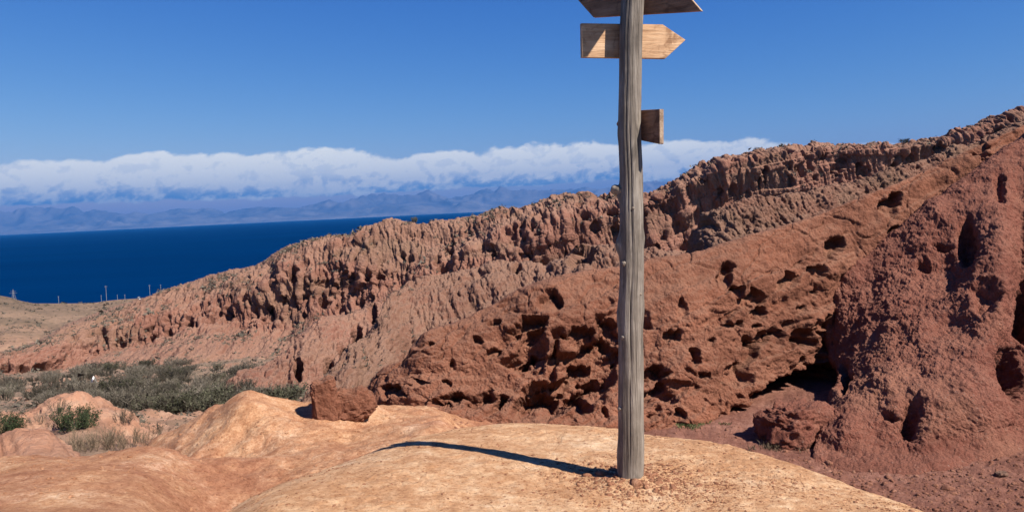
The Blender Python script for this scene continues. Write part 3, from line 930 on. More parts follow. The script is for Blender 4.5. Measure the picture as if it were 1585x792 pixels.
# ---- big red bluff on the right
cols = [  # each column from the crest down to the foot
    [(1288, 470, 17.9), (1290, 500, 17.7), (1296, 545, 17.5), (1302, 590, 17.3), (1306, 625, 17.0)],
    [(1281, 450, 17.5), (1280, 490, 17.1), (1288, 535, 16.8), (1297, 575, 16.0), (1292, 640, 14.8)],
    [(1286, 426, 17.6), (1288, 485, 17.15), (1296, 540, 16.5), (1290, 606, 14.2), (1262, 684, 12.6)],
    [(1302, 402, 17.7), (1306, 475, 16.75), (1314, 545, 15.6), (1312, 620, 13.4), (1290, 688, 12.3)],
    [(1342, 379, 17.9), (1348, 460, 16.4), (1356, 535, 14.9), (1356, 620, 13.0), (1350, 688, 12.1)],
    [(1400, 345, 17.8), (1406, 435, 16.0), (1412, 525, 14.3), (1420, 615, 12.8), (1430, 692, 11.9)],
    [(1436, 312, 18.0), (1450, 410, 16.0), (1460, 515, 14.1), (1475, 610, 12.7), (1500, 686, 12.0)],
    [(1500, 262, 18.3), (1510, 375, 16.0), (1520, 495, 14.0), (1535, 600, 12.8), (1560, 674, 12.3)],
    [(1590, 200, 18.6), (1595, 340, 16.2), (1600, 480, 14.2), (1610, 590, 13.1), (1625, 668, 12.4)],
    [(1750, 110, 17.5), (1750, 290, 15.2), (1750, 450, 13.7), (1750, 580, 12.8), (1750, 668, 12.2)],
    [(1950, 10, 17.5), (1950, 230, 15.0), (1950, 420, 13.4), (1950, 570, 12.4), (1950, 660, 11.8)]]
par = [0, 0.5, 1, 1.6, 2.5, 3.7, 4.6, 5.7, 7.2, 9.0, 11.0]
rows = []
rows.append([(c[0][0], 'z', unproj(*c[0])[0, 2] - 1.5, c[0][2] + 2.2) for c in cols])
rows.append([(c[0][0], 'z', unproj(*c[0])[0, 2] - 0.15, c[0][2] + 0.6) for c in cols])
for k in range(5):
    rows.append([c[k] for c in cols])
rows.append([(c[4][0] - 6, 'z', unproj(*c[4])[0, 2] - 0.16, c[4][2] - 0.55) for c in cols])
rows.append([(c[4][0] - 8, 'z', unproj(*c[4])[0, 2] - 1.0, c[4][2] - 1.3) for c in cols])
bl = Sheet(rows, np.concatenate([np.linspace(0, 1.6, 100, endpoint=False), np.linspace(1.6, 7.3, 420, endpoint=False), np.linspace(7.3, 11, 40)]),
           [4, 12, 85, 95, 95, 85, 20, 6], param=par)
n0 = bl.smooth_normals(10)
ft = np.interp(bl.t, [0, 1.5, 2.1, 3, 6, 7, 8], [0.3, 0.4, 0.7, 1, 1, 0.5, 0.2])
rib = np.zeros(len(bl.P))
for pu, pv, ru, rv, am in ((1540, 420, 30, 95, .38), (1470, 420, 26, 90, -.12), (1578, 400, 14, 130, -.18), (1450, 660, 40, 60, .2), (1404, 650, 16, 40, -.15),
                           (1530, 640, 50, 60, .3), (1560, 570, 22, 50, -.45), (1370, 560, 50, 60, .2), (1440, 350, 50, 40, .18), (1310, 655, 24, 40, .1)):
    rib += am * np.exp(-((bl.u - pu) / ru) ** 2 - ((bl.v - pv) / rv) ** 2)
bl.push((rib + 0.17 * fbm(bl.P / np.array([1.8, 2.2, 2.6]), 3) + 0.07 * (billow(bl.P / np.array([1.6, 1.6, 2.2]), 2) - 0.45)) * ft, n0)
n1 = bl.smooth_normals(3)
pb = [(1497, 375, 15, 34, .42), (1546, 293, 8, 24, .22), (1457, 382, 16, 5, .2), (1429, 404, 8, 6, .2), (1524, 470, 18, 22, .3), (1590, 480, 14, 44, 1.0), (1574, 575, 14, 44, .5), (1409, 655, 14, 26, .3),
      (1304, 585, 9, 26, .35), (1375, 645, 14, 7, .2), (1368, 325, 10, 12, .4)]
du = 6.0 * perlin(bl.P / 0.4) + 3 * perlin(bl.P / 0.15)
dv = 6.0 * perlin(bl.P / 0.4 + 50) + 3 * perlin(bl.P / 0.15 + 50)
acc = np.zeros(len(bl.P))
for pu, pv, ru, rv, dep in pb:
    r = np.sqrt(((bl.u + du - pu) / ru) ** 2 + ((bl.v + dv - pv) / rv) ** 2)
    acc = np.maximum(acc, dep * sstep(1.25, 0.45, r))
bl.push(-acc * (bl.t > 2.02), n0)
n2 = bl.smooth_normals(1)
f1, f2 = worley(bl.P / np.array([0.5, 0.5, 0.42]) + 0.3 * perlin(bl.P / 0.3)[:, None], 4)
patch = sstep(-0.3, 0.4, perlin(bl.P / 1.1 + 30))
bl.push((0.06 * fbm(bl.P / 0.42, 5, 0.6) + 0.035 * patch * (0.5 - f1) + (0.015 + 0.03 * patch) * (billow(bl.P / 0.13, 3) - 0.4)) * ft, n2)
bl.attr['bed'] = np.clip(0.8 * sstep(0.15, 0.7, fbm(bl.P / 2.4 + 4, 4)), 0, 1)
bl.build('red_bluff', M_bluff, kind='structure')

# ================================================================== things
def rock_mesh(name, size, seed, exps=(0.6, 0.6), rough=0.12, nscale=1.0, res=(64, 48), mat=None, detail=0.25, flat=0.0):
    """a weathered stone: rounded block, chipped and pitted"""
    nu, nv = res
    th = np.linspace(-math.pi, math.pi, nu, endpoint=False)
    ph = np.linspace(-math.pi / 2, math.pi / 2, nv)
    T, Ph = np.meshgrid(th, ph)
    sg = lambda x, e: np.sign(x) * np.abs(x) ** e
    e1, e2 = exps
    x = sg(np.cos(Ph), e1) * sg(np.cos(T), e2)
    y = sg(np.cos(Ph), e1) * sg(np.sin(T), e2)
    z = sg(np.sin(Ph), e1)
    P = np.stack([x.ravel(), y.ravel(), z.ravel()], 1) * np.array(size) / 2
    n = P / np.maximum(np.linalg.norm(P, axis=1, keepdims=True), 1e-6)
    m = float(np.mean(size))
    a = rough * m * (0.8 * fbm(P / (0.55 * m * nscale) + seed, 3) + 0.7 * (billow(P / (0.4 * m * nscale) + seed, 3) - 0.45)) \
        + rough * detail * m * (billow(P / (0.11 * m) + seed, 3) - 0.4)
    P = P + n * a[:, None]
    return new_mesh(name, P, grid_faces(nv, nu, wrap=True), mat)


def attr_const(me, name, val):
    at = me.attributes.new(name, 'FLOAT', 'POINT')
    at.data.foreach_set('value', np.full(len(me.vertices), val, np.float32))


for sh in (gr, va, hs, pl, wa, bl, sp2):
    sh.pu, sh.pv = project(sh.P)


def on(sh, u, v, lo=0, hi=99, dmin=0):
    """the point of a piece of land seen at photo position (u, v)"""
    ok = (sh.t >= lo) & (sh.t <= hi) & (sh.P[:, 1] > dmin)
    d = (sh.pu - u) ** 2 + (sh.pv - v) ** 2 + np.where(ok, 0, 1e9)
    return sh.P[int(np.argmin(d))].copy()


# ---------------------------------------------------------------- signpost
def wood_material(name, dark, mid, light, along, scale, rough=0.85):
    m, w, b, co = principled(name, rough, 0.2)
    mp = w.node('ShaderNodeMapping')
    mp.inputs['Scale'].default_value = along
    w.l.new(co, mp.inputs['Vector'])
    g = w.noise(mp.outputs[0], scale, 7, 0.65, 0.6)
    g2 = w.noise(mp.outputs[0], scale * 4.5, 4, 0.7)
    blot = w.noise(co, 5, 4, 0.6)
    f = w.math('ADD', w.math('MULTIPLY', g, 0.5), w.math('ADD', w.math('MULTIPLY', g2, 0.25), w.math('MULTIPLY', blot, 0.25)))
    c = w.ramp(f, [(0.36, dark), (0.5, mid), (0.64, light)])
    stain = w.maprange(w.noise(w.vmath('MULTIPLY', co, (1.0, 1.0, 1.0) if along[2] >= 1 else (1.0, 1.0, 0.25)), 7.0, 5, 0.65, 0.8), 0.52, 0.68, 0.0, 0.75)
    c = w.mix(stain, c, tuple(x * 0.85 for x in dark))
    w.l.new(c, b.inputs['Base Color'])
    bump(w, b, w.math('ADD', g, w.math('MULTIPLY', g2, 0.6)), 0.8, 0.008)
    return m


M_post = wood_material('weathered_wood', (0.048, 0.037, 0.029), (0.150, 0.120, 0.094), (0.285, 0.240, 0.195), (1, 1, 0.05), 30)
M_board = wood_material('board_wood', (0.20, 0.095, 0.045), (0.42, 0.245, 0.132), (0.56, 0.37, 0.225), (0.05, 1, 1), 26)
M_boardshade = wood_material('shaded_board_wood', (0.085, 0.040, 0.022), (0.22, 0.115, 0.064), (0.33, 0.19, 0.112), (0.05, 1, 1), 26)  # darker copy of the board wood, with shade put into the colour
M_endgrain = wood_material('end_grain', (0.203, 0.125, 0.078), (0.328, 0.226, 0.148), (0.437, 0.328, 0.234), (1, 1, 1), 60)
M_knot = wood_material('knot_wood', (0.09, 0.064, 0.045), (0.19, 0.145, 0.108), (0.30, 0.24, 0.185), (1, 1, 1), 40)


def build_signpost():
    base = on(gr, 975, 735, 0.6, 2.0)
    D = base[1]
    top = unproj(979, -175, D)[0]
    axis = top - base
    L = np.linalg.norm(axis)
    root = empty('signpost', tuple(base), 'tall weathered wooden signpost with three arrow boards standing on the yellow sandy mound', 'signpost')
    zx = axis / L
    xx = np.array([1.0, 0, 0]); xx -= zx * xx.dot(zx); xx /= np.linalg.norm(xx)
    yx = np.cross(zx, xx)
    nr, nc = 560, 120
    t = np.linspace(-0.06, 1, nr)
    a = np.linspace(0, 2 * math.pi, nc, endpoint=False)
    A, Tt = np.meshgrid(a, t)
    # half widths read along the post
    rad = np.interp(Tt, [-0.06, 0, 0.1, 0.4, 0.7, 1], [0.082, 0.0790, 0.0750, 0.0695, 0.0630, 0.060])
    q = np.stack([np.cos(A).ravel() * 1.0, np.sin(A).ravel() * 1.0, Tt.ravel() * L * 0.28], 1)
    rad = rad.ravel()
    H = Tt.ravel() * L
    sway = 0.007 * np.sin(H * 2.1) + 0.005 * np.sin(H * 4.3 + 1) + 0.002 * np.sin(H * 11)
    rad = rad * (1 + 0.06 * perlin(q * 1.3) + 0.035 * perlin(q * np.array([2, 2, 2.2]) + 5) + 0.02 * perlin(q * np.array([3, 3, 7]) + 9))
    groove = billow(np.stack([q[:, 0] * 5, q[:, 1] * 5, q[:, 2] * 0.8], 1) + 0.2 * perlin(q * 2)[:, None], 3)
    rad = rad - 0.006 * sstep(0.16, 0.0, groove) + 0.004 * groove
    fine = perlin(np.stack([q[:, 0] * 16, q[:, 1] * 16, q[:, 2] * 2.2], 1))
    rad = rad + 0.0018 * fine
    # long drying cracks
    ang = A.ravel()
    for a0, h0, h1, dep in ((4.55, 0.02, 2.3, .014), (4.98, 0.5, 1.5, .011), (5.3, 1.2, 3.0, .012), (4.25, 1.6, 3.1, .010), (5.05, 0.0, 0.5, .009), (4.75, 2.2, 3.3, .009)):
        aa = a0 + 0.05 * np.sin(H * 1.7 + a0) + 0.02 * perlin(np.stack([H * 3, H * 0 + a0, H * 0], 1))
        rad = rad - dep * sstep(0.035, 0.0, np.abs(ang - aa)) * sstep(h0, h0 + 0.2, H) * sstep(h1, h1 - 0.2, H)
    # swellings round the knots (angle measured from +x; 270 deg faces the camera)
    hk = lambda v: (735 - v) / FPX * D * 1.0
    for a0, h0, am, sa, sh_ in ((3.25, hk(372), .030, .35, .06), (3.2, hk(292), .020, .3, .05), (0.1, hk(360), .012, .4, .06), (6.2, hk(470), .010, .4, .09), (3.2, hk(480), .010, .4, .08), (0.0, hk(150), .008, .5, .1), (3.3, hk(700), .010, .5, .08), (4.15, hk(402), .006, .25, .05), (4.2, hk(517), .006, .25, .05), (3.6, hk(632), .006, .3, .04), (3.3, hk(200), .006, .4, .05)):
        rad = rad + am * np.exp(-((ang - a0) / sa) ** 2 - ((H - h0) / sh_) ** 2)
    rad = rad * np.where(Tt.ravel() > 0.995, 0.86, 1)
    P = (base[None] + zx[None] * H[:, None] + (rad * np.cos(ang) + sway)[:, None] * xx[None] + (rad * np.sin(ang))[:, None] * yx[None]) - base
    f = grid_faces(nr, nc, wrap=True)
    P2 = np.concatenate([P, [zx * (L + 0.012) + xx * 0.003]])
    me = new_mesh('post', P, f, M_post)
    # close the top with a domed cut
    cap = [[(nr - 1) * nc + i, (nr - 1) * nc + (i + 1) % nc, nr * nc] for i in range(nc)]
    allf = np.concatenate([f[:, [0, 1, 2]], f[:, [0, 2, 3]], np.array(cap)])
    bpy.data.meshes.remove(me)
    link('post', new_mesh('post', P2, allf, M_post), root)

    def axis_pt(h):
        return base + zx * h

    # knots and branch stubs
    def stub(v, angle, r, ln, mat=M_knot, up=0.3):
        h = hk(v)
        o = axis_pt(h) - base
        d = math.cos(angle) * xx + math.sin(angle) * yx + up * zx
        d /= np.linalg.norm(d)
        s1 = np.cross(d, zx); s1 /= np.linalg.norm(s1)
        s2 = np.cross(d, s1)
        k, n = 7, 14
        pts = []
        for i in range(k):
            f_ = i / (k - 1)
            rr = r * (1.35 - 0.45 * f_) * (1 if i < k - 1 else 0.62)
            for j in range(n):
                an = j / n * 2 * math.pi
                w_ = 1 + 0.12 * math.sin(3 * an + v) + 0.08 * math.sin(5 * an + i)
                pts.append(o + d * (0.045 + ln * f_) + (s1 * math.cos(an) + s2 * math.sin(an)) * rr * w_)
        pts.append(o + d * (0.045 + ln * 1.02))
        fs = grid_faces(k, n, wrap=True)
        fs = np.concatenate([fs[:, [0, 1, 2]], fs[:, [0, 2, 3]], np.array([[(k - 1) * n + i, (k - 1) * n + (i + 1) % n, k * n] for i in range(n)])])
        return new_mesh('knot', np.array(pts), fs, mat)
    for v, an, r, ln in ((293, 3.10, .030, .080), (405, 4.00, .015, .046), (519, 3.95, .014, .044), (632, 3.62, .016, .046), (320, 4.75, .010, .034), (575, 5.3, .009, .034), (452, 5.6, .010, .036)):
        link('knot', stub(v, an, r, ln), root)

    # the small square of paler wood let in near the foot
    def prism(poly, nrm, back, th):
        """poly: points on a plane; extruded by th along back"""
        poly = np.array(poly)
        n = len(poly)
        v = np.concatenate([poly, poly + back * th])
        return v, n

    def add_board(name, pix, yaw, off, th, mat, bev=0.004):
        nrm = np.array([-math.sin(yaw), -math.cos(yaw), 0.0])
        back = -nrm
        vm = np.mean([p[1] for p in pix])
        p0 = axis_pt(hk(vm)) + back * off
        poly = []
        for u, v in pix:
            ray = unproj(u, v, 1.0)[0]
            k = p0.dot(nrm) / ray.dot(nrm)
            poly.append(ray * k)
        poly = np.array(poly)
        # local frame: x along the board, y into the thickness, z up
        ctr = poly.mean(0)
        ax = np.array([math.cos(yaw), -math.sin(yaw), 0.0])
        loc = np.stack([(poly - ctr) @ ax, np.zeros(len(poly)), (poly - ctr)[:, 2]], 1)
        import bmesh
        bm = bmesh.new()
        vs = [bm.verts.new(Vector(p)) for p in loc]
        fc = bm.faces.new(vs)
        ex = bmesh.ops.extrude_face_region(bm, geom=[fc])
        bmesh.ops.translate(bm, verts=[g for g in ex['geom'] if isinstance(g, bmesh.types.BMVert)], vec=Vector((0, th, 0)))
        bmesh.ops.recalc_face_normals(bm, faces=bm.faces)
        bmesh.ops.bevel(bm, geom=list(bm.edges), offset=bev, segments=2, affect='EDGES', profile=0.6)
        me = bpy.data.meshes.new(name)
        bm.to_mesh(me); bm.free()
        me.materials.append(mat)
        me.materials.append(M_endgrain)
        me.polygons.foreach_set('material_index', np.array([1 if abs(p.normal.x) > 0.5 and abs(p.normal.y) < 0.5 else 0 for p in me.polygons], np.int32))
        o = link(name, me, root)
        M = Matrix(((ax[0], back[0], 0, ctr[0] - base[0]), (ax[1], back[1], 0, ctr[1] - base[1]), (ax[2], back[2], 1, ctr[2] - base[2]), (0, 0, 0, 1)))
        o.matrix_local = M
        return o
    b1 = add_board('arrow_board', [(918, 27), (1086, 17), (1066, -6), (1080, -31), (916, -27), (893, -1)], R(38), 0.080, 0.028, M_boardshade)
    # one more board above the frame of the photo: its shadow crosses the middle board
    n4 = np.array([-math.sin(R(66)), -math.cos(R(66)), 0]); a4 = np.array([math.cos(R(66)), -math.sin(R(66)), 0])
    p4 = axis_pt(hk(-85)) - n4 * 0.072
    q4 = []
    for s_, z_ in ((0.02, 1.422), (0.52, 1.672), (0.52, 1.882), (0.02, 1.632), (-0.16, 1.44)):
        w4 = p4 + a4 * s_
        w4[2] = z_
        q4.append(tuple(float(x[0]) for x in project(w4[None])))
    add_board('arrow_board', q4, R(66), 0.072, 0.030, M_boardshade)
    b1['label'] = 'topmost board, dark in its own shade, pointed at the left end'
    b2 = add_board('arrow_board', [(901, 89), (1030, 91), (1061.5, 62), (1026, 38), (900, 36)], R(-17), 0.078, 0.026, M_board)
    b2['label'] = 'middle board of pale sunlit wood pointing right'
    b3 = add_board('arrow_board', [(965, 212), (1021, 223.5), (1021, 169), (965, 172), (953.5, 192)], R(66), 0.074, 0.030, M_boardshade)
    b3['label'] = 'lowest board seen almost edge-on with its end grain showing'
    return root, base


signpost, POST_BASE = build_signpost()


# ---------------------------------------------------------------- rocks
def rock_thing(name, u, v, sheet, size, seed, label, mat, exps=(0.6, 0.6), rot=0.0, rough=0.12, sink=0.15, group=None, lo=0, hi=99, bed=0.3, res=(64, 48), detail=0.25):
    p = on(sheet, u, v, lo, hi)
    me = rock_mesh(name, size, seed, exps, rough, 1.0, res, mat, detail)
    attr_const(me, 'bed', bed)
    o = link(name, me, None, label=label, category='rock')
    if group:
        o['group'] = group
    o.location = (p[0], p[1] + size[1] * 0.25, p[2] + size[2] * (0.5 - sink))
    o.rotation_euler = (0, 0, rot)
    return o


# the stub of red wall standing on the second mound
p0 = on(gr, 500, 649, 4.5, 6.2)
oc = empty('rock_outcrop', tuple(p0), 'stubby red rock pillar with a lower block beside it, standing on the orange mound', 'rock outcrop')
k = p0[1] / FPX
for nm, du_, w_, h_, dy, sd, ex, rt in (('rock_pillar', 0, 38, 76, 0.0, 3.0, (0.30, 0.38), 0.3), ('rock_block', 40, 74, 50, 0.10, 9.0, (0.55, 0.6), 0.15)):
    me = rock_mesh(nm, (w_ * k, 0.34, h_ * k), sd, ex, 0.13, 0.8, (110, 100), M_wall, 0.42)
    attr_const(me, 'bed', 0.35)
    o = link(nm, me, oc)
    rise = 2.79 * math.pi / 180 * du_ * k
    o.location = (du_ * k, dy + 0.16, h_ * k * 0.5 - (0.15 if nm == 'rock_pillar' else 0.11) + rise)
    o.rotation_euler = (0.0, R(-2) if nm == 'rock_pillar' else R(-7), rt)
rock_thing('boulder', 1236, 684, gr, (1.25, 1.0, 0.74), 4.0, 'low red boulder at the cave mouth, leaning on the foot of the red bluff', M_bluff, (0.6, 0.7), 0.5, 0.20, 0.2, None, 4, 99, 0.0, (110, 90), 0.35)
for u, v, s_, lb in ((1462, 716, .24, 'pale flat stone lying alone on the red path below the bluff'), (1552, 737, .15, 'small pale stone on the red path near the right edge'),
                     (1196, 690, .2, 'reddish stone beside the dry grass tuft at the boulder'), (1376, 700, .14, 'small dark red stone at the foot of the bluff')):
    rock_thing('stone', u, v, gr, (s_ * 1.3, s_, s_ * 0.55), u * 0.37, lb, M_spur if 'pale' in lb else M_bluff, (0.8, 0.8), u, 0.12, 0.2, 'loose stones on the red path', 4, 99, 0.5, (24, 16))


# loose clods and pebbles, too many to count
def pebbles(name, pts, sizes, mat, seed, bed=0.5):
    rg = np.random.default_rng(seed)
    base = np.array([[1, 0, 0], [-1, 0, 0], [0, 1, 0], [0, -1, 0], [0, 0, 1], [0, 0, -1], [.6, .6, .55], [-.6, .6, .55], [.6, -.6, .55], [-.6, -.6, .55]], float)
    faces = np.array([[4, 6, 7], [4, 7, 9], [4, 9, 8], [4, 8, 6], [0, 2, 6], [2, 7, 6], [2, 1, 7], [1, 9, 7], [1, 3, 9], [3, 8, 9], [3, 0, 8], [0, 6, 8]])
    n = len(pts)
    an = rg.uniform(0, 6.28, n)
    sc = np.stack([sizes * rg.uniform(.7, 1.3, n), sizes * rg.uniform(.7, 1.3, n), sizes * rg.uniform(.45, .9, n)], 1)
    V = base[None] * sc[:, None] * rg.uniform(.75, 1.25, (n, 10, 1))
    c, s = np.cos(an)[:, None], np.sin(an)[:, None]
    V = np.stack([V[..., 0] * c - V[..., 1] * s, V[..., 0] * s + V[..., 1] * c, V[..., 2]], -1) + pts[:, None]
    F = (faces[None] + 10 * np.arange(n)[:, None, None]).reshape(-1, 3)
    me = new_mesh(name, V.reshape(-1, 3), F, mat, smooth=False)
    attr_const(me, 'bed', bed)
    return link(name, me, None, kind='stuff')


vis = (gr.pv < 800) & (gr.pu > -10) & (gr.pu < 1600)
dpost = np.hypot(gr.P[:, 0] - POST_BASE[0], gr.P[:, 1] - POST_BASE[1])
cand = np.where(vis & (gr.t < 2.0))[0]
wgt = 0.05 + np.exp(-(dpost[cand] / 0.42) ** 2) * 1.6 + 0.5 * np.exp(-((gr.P[cand, 0] - POST_BASE[0] - 0.3) / 0.5) ** 2 - ((gr.P[cand, 1] - POST_BASE[1] + 0.25) / 0.3) ** 2) \
    + 0.12 * sstep(0.1, 0.6, perlin(gr.P[cand] / 0.5))
ii = RNG.choice(cand, 5600, p=wgt / wgt.sum())
near = np.exp(-(dpost[ii] / 0.4) ** 2)
sz = RNG.lognormal(-5.3, 0.5, len(ii)) * (0.8 + 1.5 * near * (RNG.random(len(ii)) < 0.3))
jit = np.stack([RNG.normal(0, .01, len(ii)), RNG.normal(0, .01, len(ii)), -0.2 * sz], 1)
pebbles('pebbles', gr.P[ii] + jit, sz, M_ground, 3, 1.15)
cand = np.where(vis & path.astype(bool) & (gr.t > 4.2) & (gr.t < 7.2))[0]
ii = RNG.choice(cand, 5200)
sz = RNG.lognormal(-4.15, 0.5, len(ii))
pebbles('gravel', gr.P[ii] + np.array([0, 0, 0.0]), sz, M_ground, 4, 1.7)
cand = np.where(vis & (gr.t > 3.3) & (gr.t < 6.2) & (gr.pu < 740))[0]
ii = RNG.choice(cand, 1500)
sz = RNG.lognormal(-4.6, 0.5, len(ii))
pebbles('crumbs', gr.P[ii], sz, M_ground, 5, 0.8)


# ---------------------------------------------------------------- plants
def leaf_material(name, cols, rand=0.5):
    m, w, b, co = principled(name, 0.9, 0.1)
    n = w.noise(co, 1.6, 4, 0.6)
    oi = w.node('ShaderNodeObjectInfo')
    f = w.math('ADD', w.math('MULTIPLY', n, 1 - rand * 0.5), w.math('MULTIPLY', w.math('SUBTRACT', oi.outputs['Random'], 0.3), rand * 0.5))
    c = w.ramp(f, [(0.25, cols[0]), (0.48, cols[1]), (0.7, cols[2])])
    w.l.new(c, b.inputs['Base Color'])
    return m


M_scrub = leaf_material('grey_twigs', ((0.044, 0.037, 0.027), (0.110, 0.092, 0.069), (0.195, 0.163, 0.125)), 0.9)
M_scrubgreen = leaf_material('grey_green_leaves', ((0.034, 0.033, 0.019), (0.075, 0.071, 0.044), (0.135, 0.125, 0.080)), 0.8)
M_leaf = leaf_material('dark_green_leaves', ((0.022, 0.030, 0.013), (0.042, 0.054, 0.024), (0.075, 0.085, 0.042)))
M_dry = leaf_material('dry_grass', ((0.085, 0.058, 0.036), (0.155, 0.112, 0.074), (0.25, 0.19, 0.13)))
M_grass = leaf_material('green_grass', ((0.045, 0.052, 0.020), (0.085, 0.095, 0.038), (0.14, 0.14, 0.065)))


def twig_mesh(name, n, h, wd, seed, mat, spread=0.9, thick=0.018, leaf=0.0, nleaf=0, leafmat=None):
    """a bush of thin forking twigs, with small leaves when asked"""
    rg = np.random.default_rng(seed)
    V, F, MI = [], [], []
    # a few main stems, each with a fan of twigs
    k = max(5, n // 22)
    sa = rg.uniform(0, 6.28, k)
    sr = np.sqrt(rg.random(k)) * wd * 0.30
    root = np.stack([np.cos(sa) * sr, np.sin(sa) * sr, np.zeros(k) - 0.05 * h], 1)
    hd = np.stack([np.cos(sa) * spread * sr / (wd * 0.30) * rg.uniform(.4, 1.2, k), np.sin(sa) * spread * sr / (wd * 0.30) * rg.uniform(.4, 1.2, k), np.ones(k)], 1)
    hd[:, :2] *= wd / h * 0.5
    ln = h * rg.uniform(0.6, 1.0, k)
    own = rg.integers(0, k, n)
    f0 = rg.uniform(0.05, 0.75, n)
    st = root[own] + hd[own] * (ln[own] * f0)[:, None]
    d = hd[own] * 0.8 + rg.normal(0, 0.45, (n, 3))
    d[:, 2] = np.abs(d[:, 2]) + 0.25
    d /= np.linalg.norm(d, axis=1, keepdims=True)
    L = h * rg.uniform(0.18, 0.5, n) * (1 - 0.4 * f0)
    en = st + d * L[:, None]
    st = np.concatenate([root, st]); en = np.concatenate([root + hd * ln[:, None], en])
    tk = np.concatenate([np.full(k, thick * 2.2), np.full(n, thick) * rg.uniform(.7, 1.3, n)])
    side = np.cross(en - st, rg.normal(size=st.shape))
    side /= np.maximum(np.linalg.norm(side, axis=1, keepdims=True), 1e-6)
    V = np.concatenate([st - side * tk[:, None] / 2, st + side * tk[:, None] / 2, en])
    m = len(st)
    F = np.stack([np.arange(m), np.arange(m) + m, np.arange(m) + 2 * m], 1)
    mi = np.zeros(m, np.int32)
    if nleaf:
        j = rg.integers(k, m, nleaf)
        f = rg.uniform(0.3, 1.05, nleaf)
        c = st[j] + (en[j] - st[j]) * f[:, None] + rg.normal(0, 0.03 * h, (nleaf, 3))
        a = rg.normal(size=(nleaf, 3)); a /= np.linalg.norm(a, axis=1, keepdims=True)
        b = np.cross(a, rg.normal(size=(nleaf, 3))); b /= np.linalg.norm(b, axis=1, keepdims=True)
        s = leaf * rg.uniform(.6, 1.4, nleaf)[:, None]
        o = len(V)
        V = np.concatenate([V, c - a * s * .5, c + a * s * .5 + b * s * .1, c + b * s * .8])
        q = np.arange(nleaf)
        F = np.concatenate([F, np.stack([o + q, o + nleaf + q, o + 2 * nleaf + q], 1)])
        mi = np.concatenate([mi, np.ones(nleaf, np.int32)])
    me = new_mesh(name, V, F, mat, smooth=False)
    if nleaf:
        me.materials.append(leafmat)
        me.polygons.foreach_set('material_index', mi)
    return me


def place(name, me, p, sc, rz, label, cat, group=None):
    o = link(name, me, None, label=label, category=cat)
    if group:
        o['group'] = group
    o.location = tuple(p)
    o.scale = sc if isinstance(sc, tuple) else (sc, sc, sc)
    o.rotation_euler = (0, 0, rz)
    return o


grey = [twig_mesh('shrub', 620, 2.2, 3.0, 100 + i, M_scrub, thick=0.05, leaf=0.12, nleaf=420, leafmat=M_scrub if i != 2 else M_scrubgreen) for i in range(5)]
green = [twig_mesh('shrub', 420, 2.0, 2.6, 200 + i, M_scrub, thick=0.04, leaf=0.16, nleaf=900, leafmat=M_scrubgreen) for i in range(3)]
rg = np.random.default_rng(42)
# the thicket on the valley floor
reg = []
tries = 0
while len(reg) < 285 and tries < 9000:
    tries += 1
    u = rg.uniform(-15, 470)
    v = rg.uniform(548, 690)
    top = np.interp(u, [-15, 60, 110, 180, 250, 300, 360, 420, 470], [588, 590, 582, 566, 552, 556, 568, 585, 600])
    bot = np.interp(u, [-15, 60, 110, 150, 190, 215, 250, 330, 400, 470], [620, 626, 632, 642, 660, 682, 690, 680, 656, 636])
    if not (top < v < bot):
        continue
    dens_ = 1.0 if u < 380 else 0.35
    dens_ *= 0.6 + 0.4 * (math.sin(u * 0.11 + v * 0.05) > -0.4)
    dens_ *= 1.0 if v < np.interp(u, [0, 60, 100], [610, 616, 640]) + rg.normal(0, 6) else 0.3
    if u > 300 and v < 600:
        dens_ *= 0.3
    if rg.random() > dens_:
        continue
    if abs(u - 147) < 12 and 588 < v < 618:
        continue
    reg.append((u, v))
for u, v in sorted(reg, key=lambda q: q[1]):
    p = on(va, u, v, 3.9, 8)
    g = rg.random() < np.clip((v - 600) / 60, 0.12, 0.6) * (u > 170)
    me = green[rg.integers(3)] if g else grey[rg.integers(5)]
    s_ = rg.uniform(0.6, 1.25) * np.interp(p[1], [40, 90, 160], [0.72, 0.98, 1.2])
    kind_ = 'grey-green leafy' if g else 'grey-brown leafless'
    where = ('at the left end of the thicket, below the dark caves' if u < 105 else
             'round the white triangular sign in the thicket' if abs(u - 147) < 42 and v < 628 else
             'along the near edge of the thicket, behind the earth hillock' if u < 215 and v >= 628 else
             'at the near edge of the thicket, against the big orange mound' if v > 632 else
             'at the far edge of the thicket, under the red cliffs' if v < 580 else
             'at the right end of the thicket, climbing the slope' if u > 330 else
             'in the middle of the thicket on the valley floor')
    place('shrub', me, p, (s_ * rg.uniform(.9, 1.4), s_, s_ * rg.uniform(.65, 1.15)), rg.uniform(0, 6.28),
          kind_ + ' shrub ' + where, 'shrub', kind_ + ' shrubs ' + where)

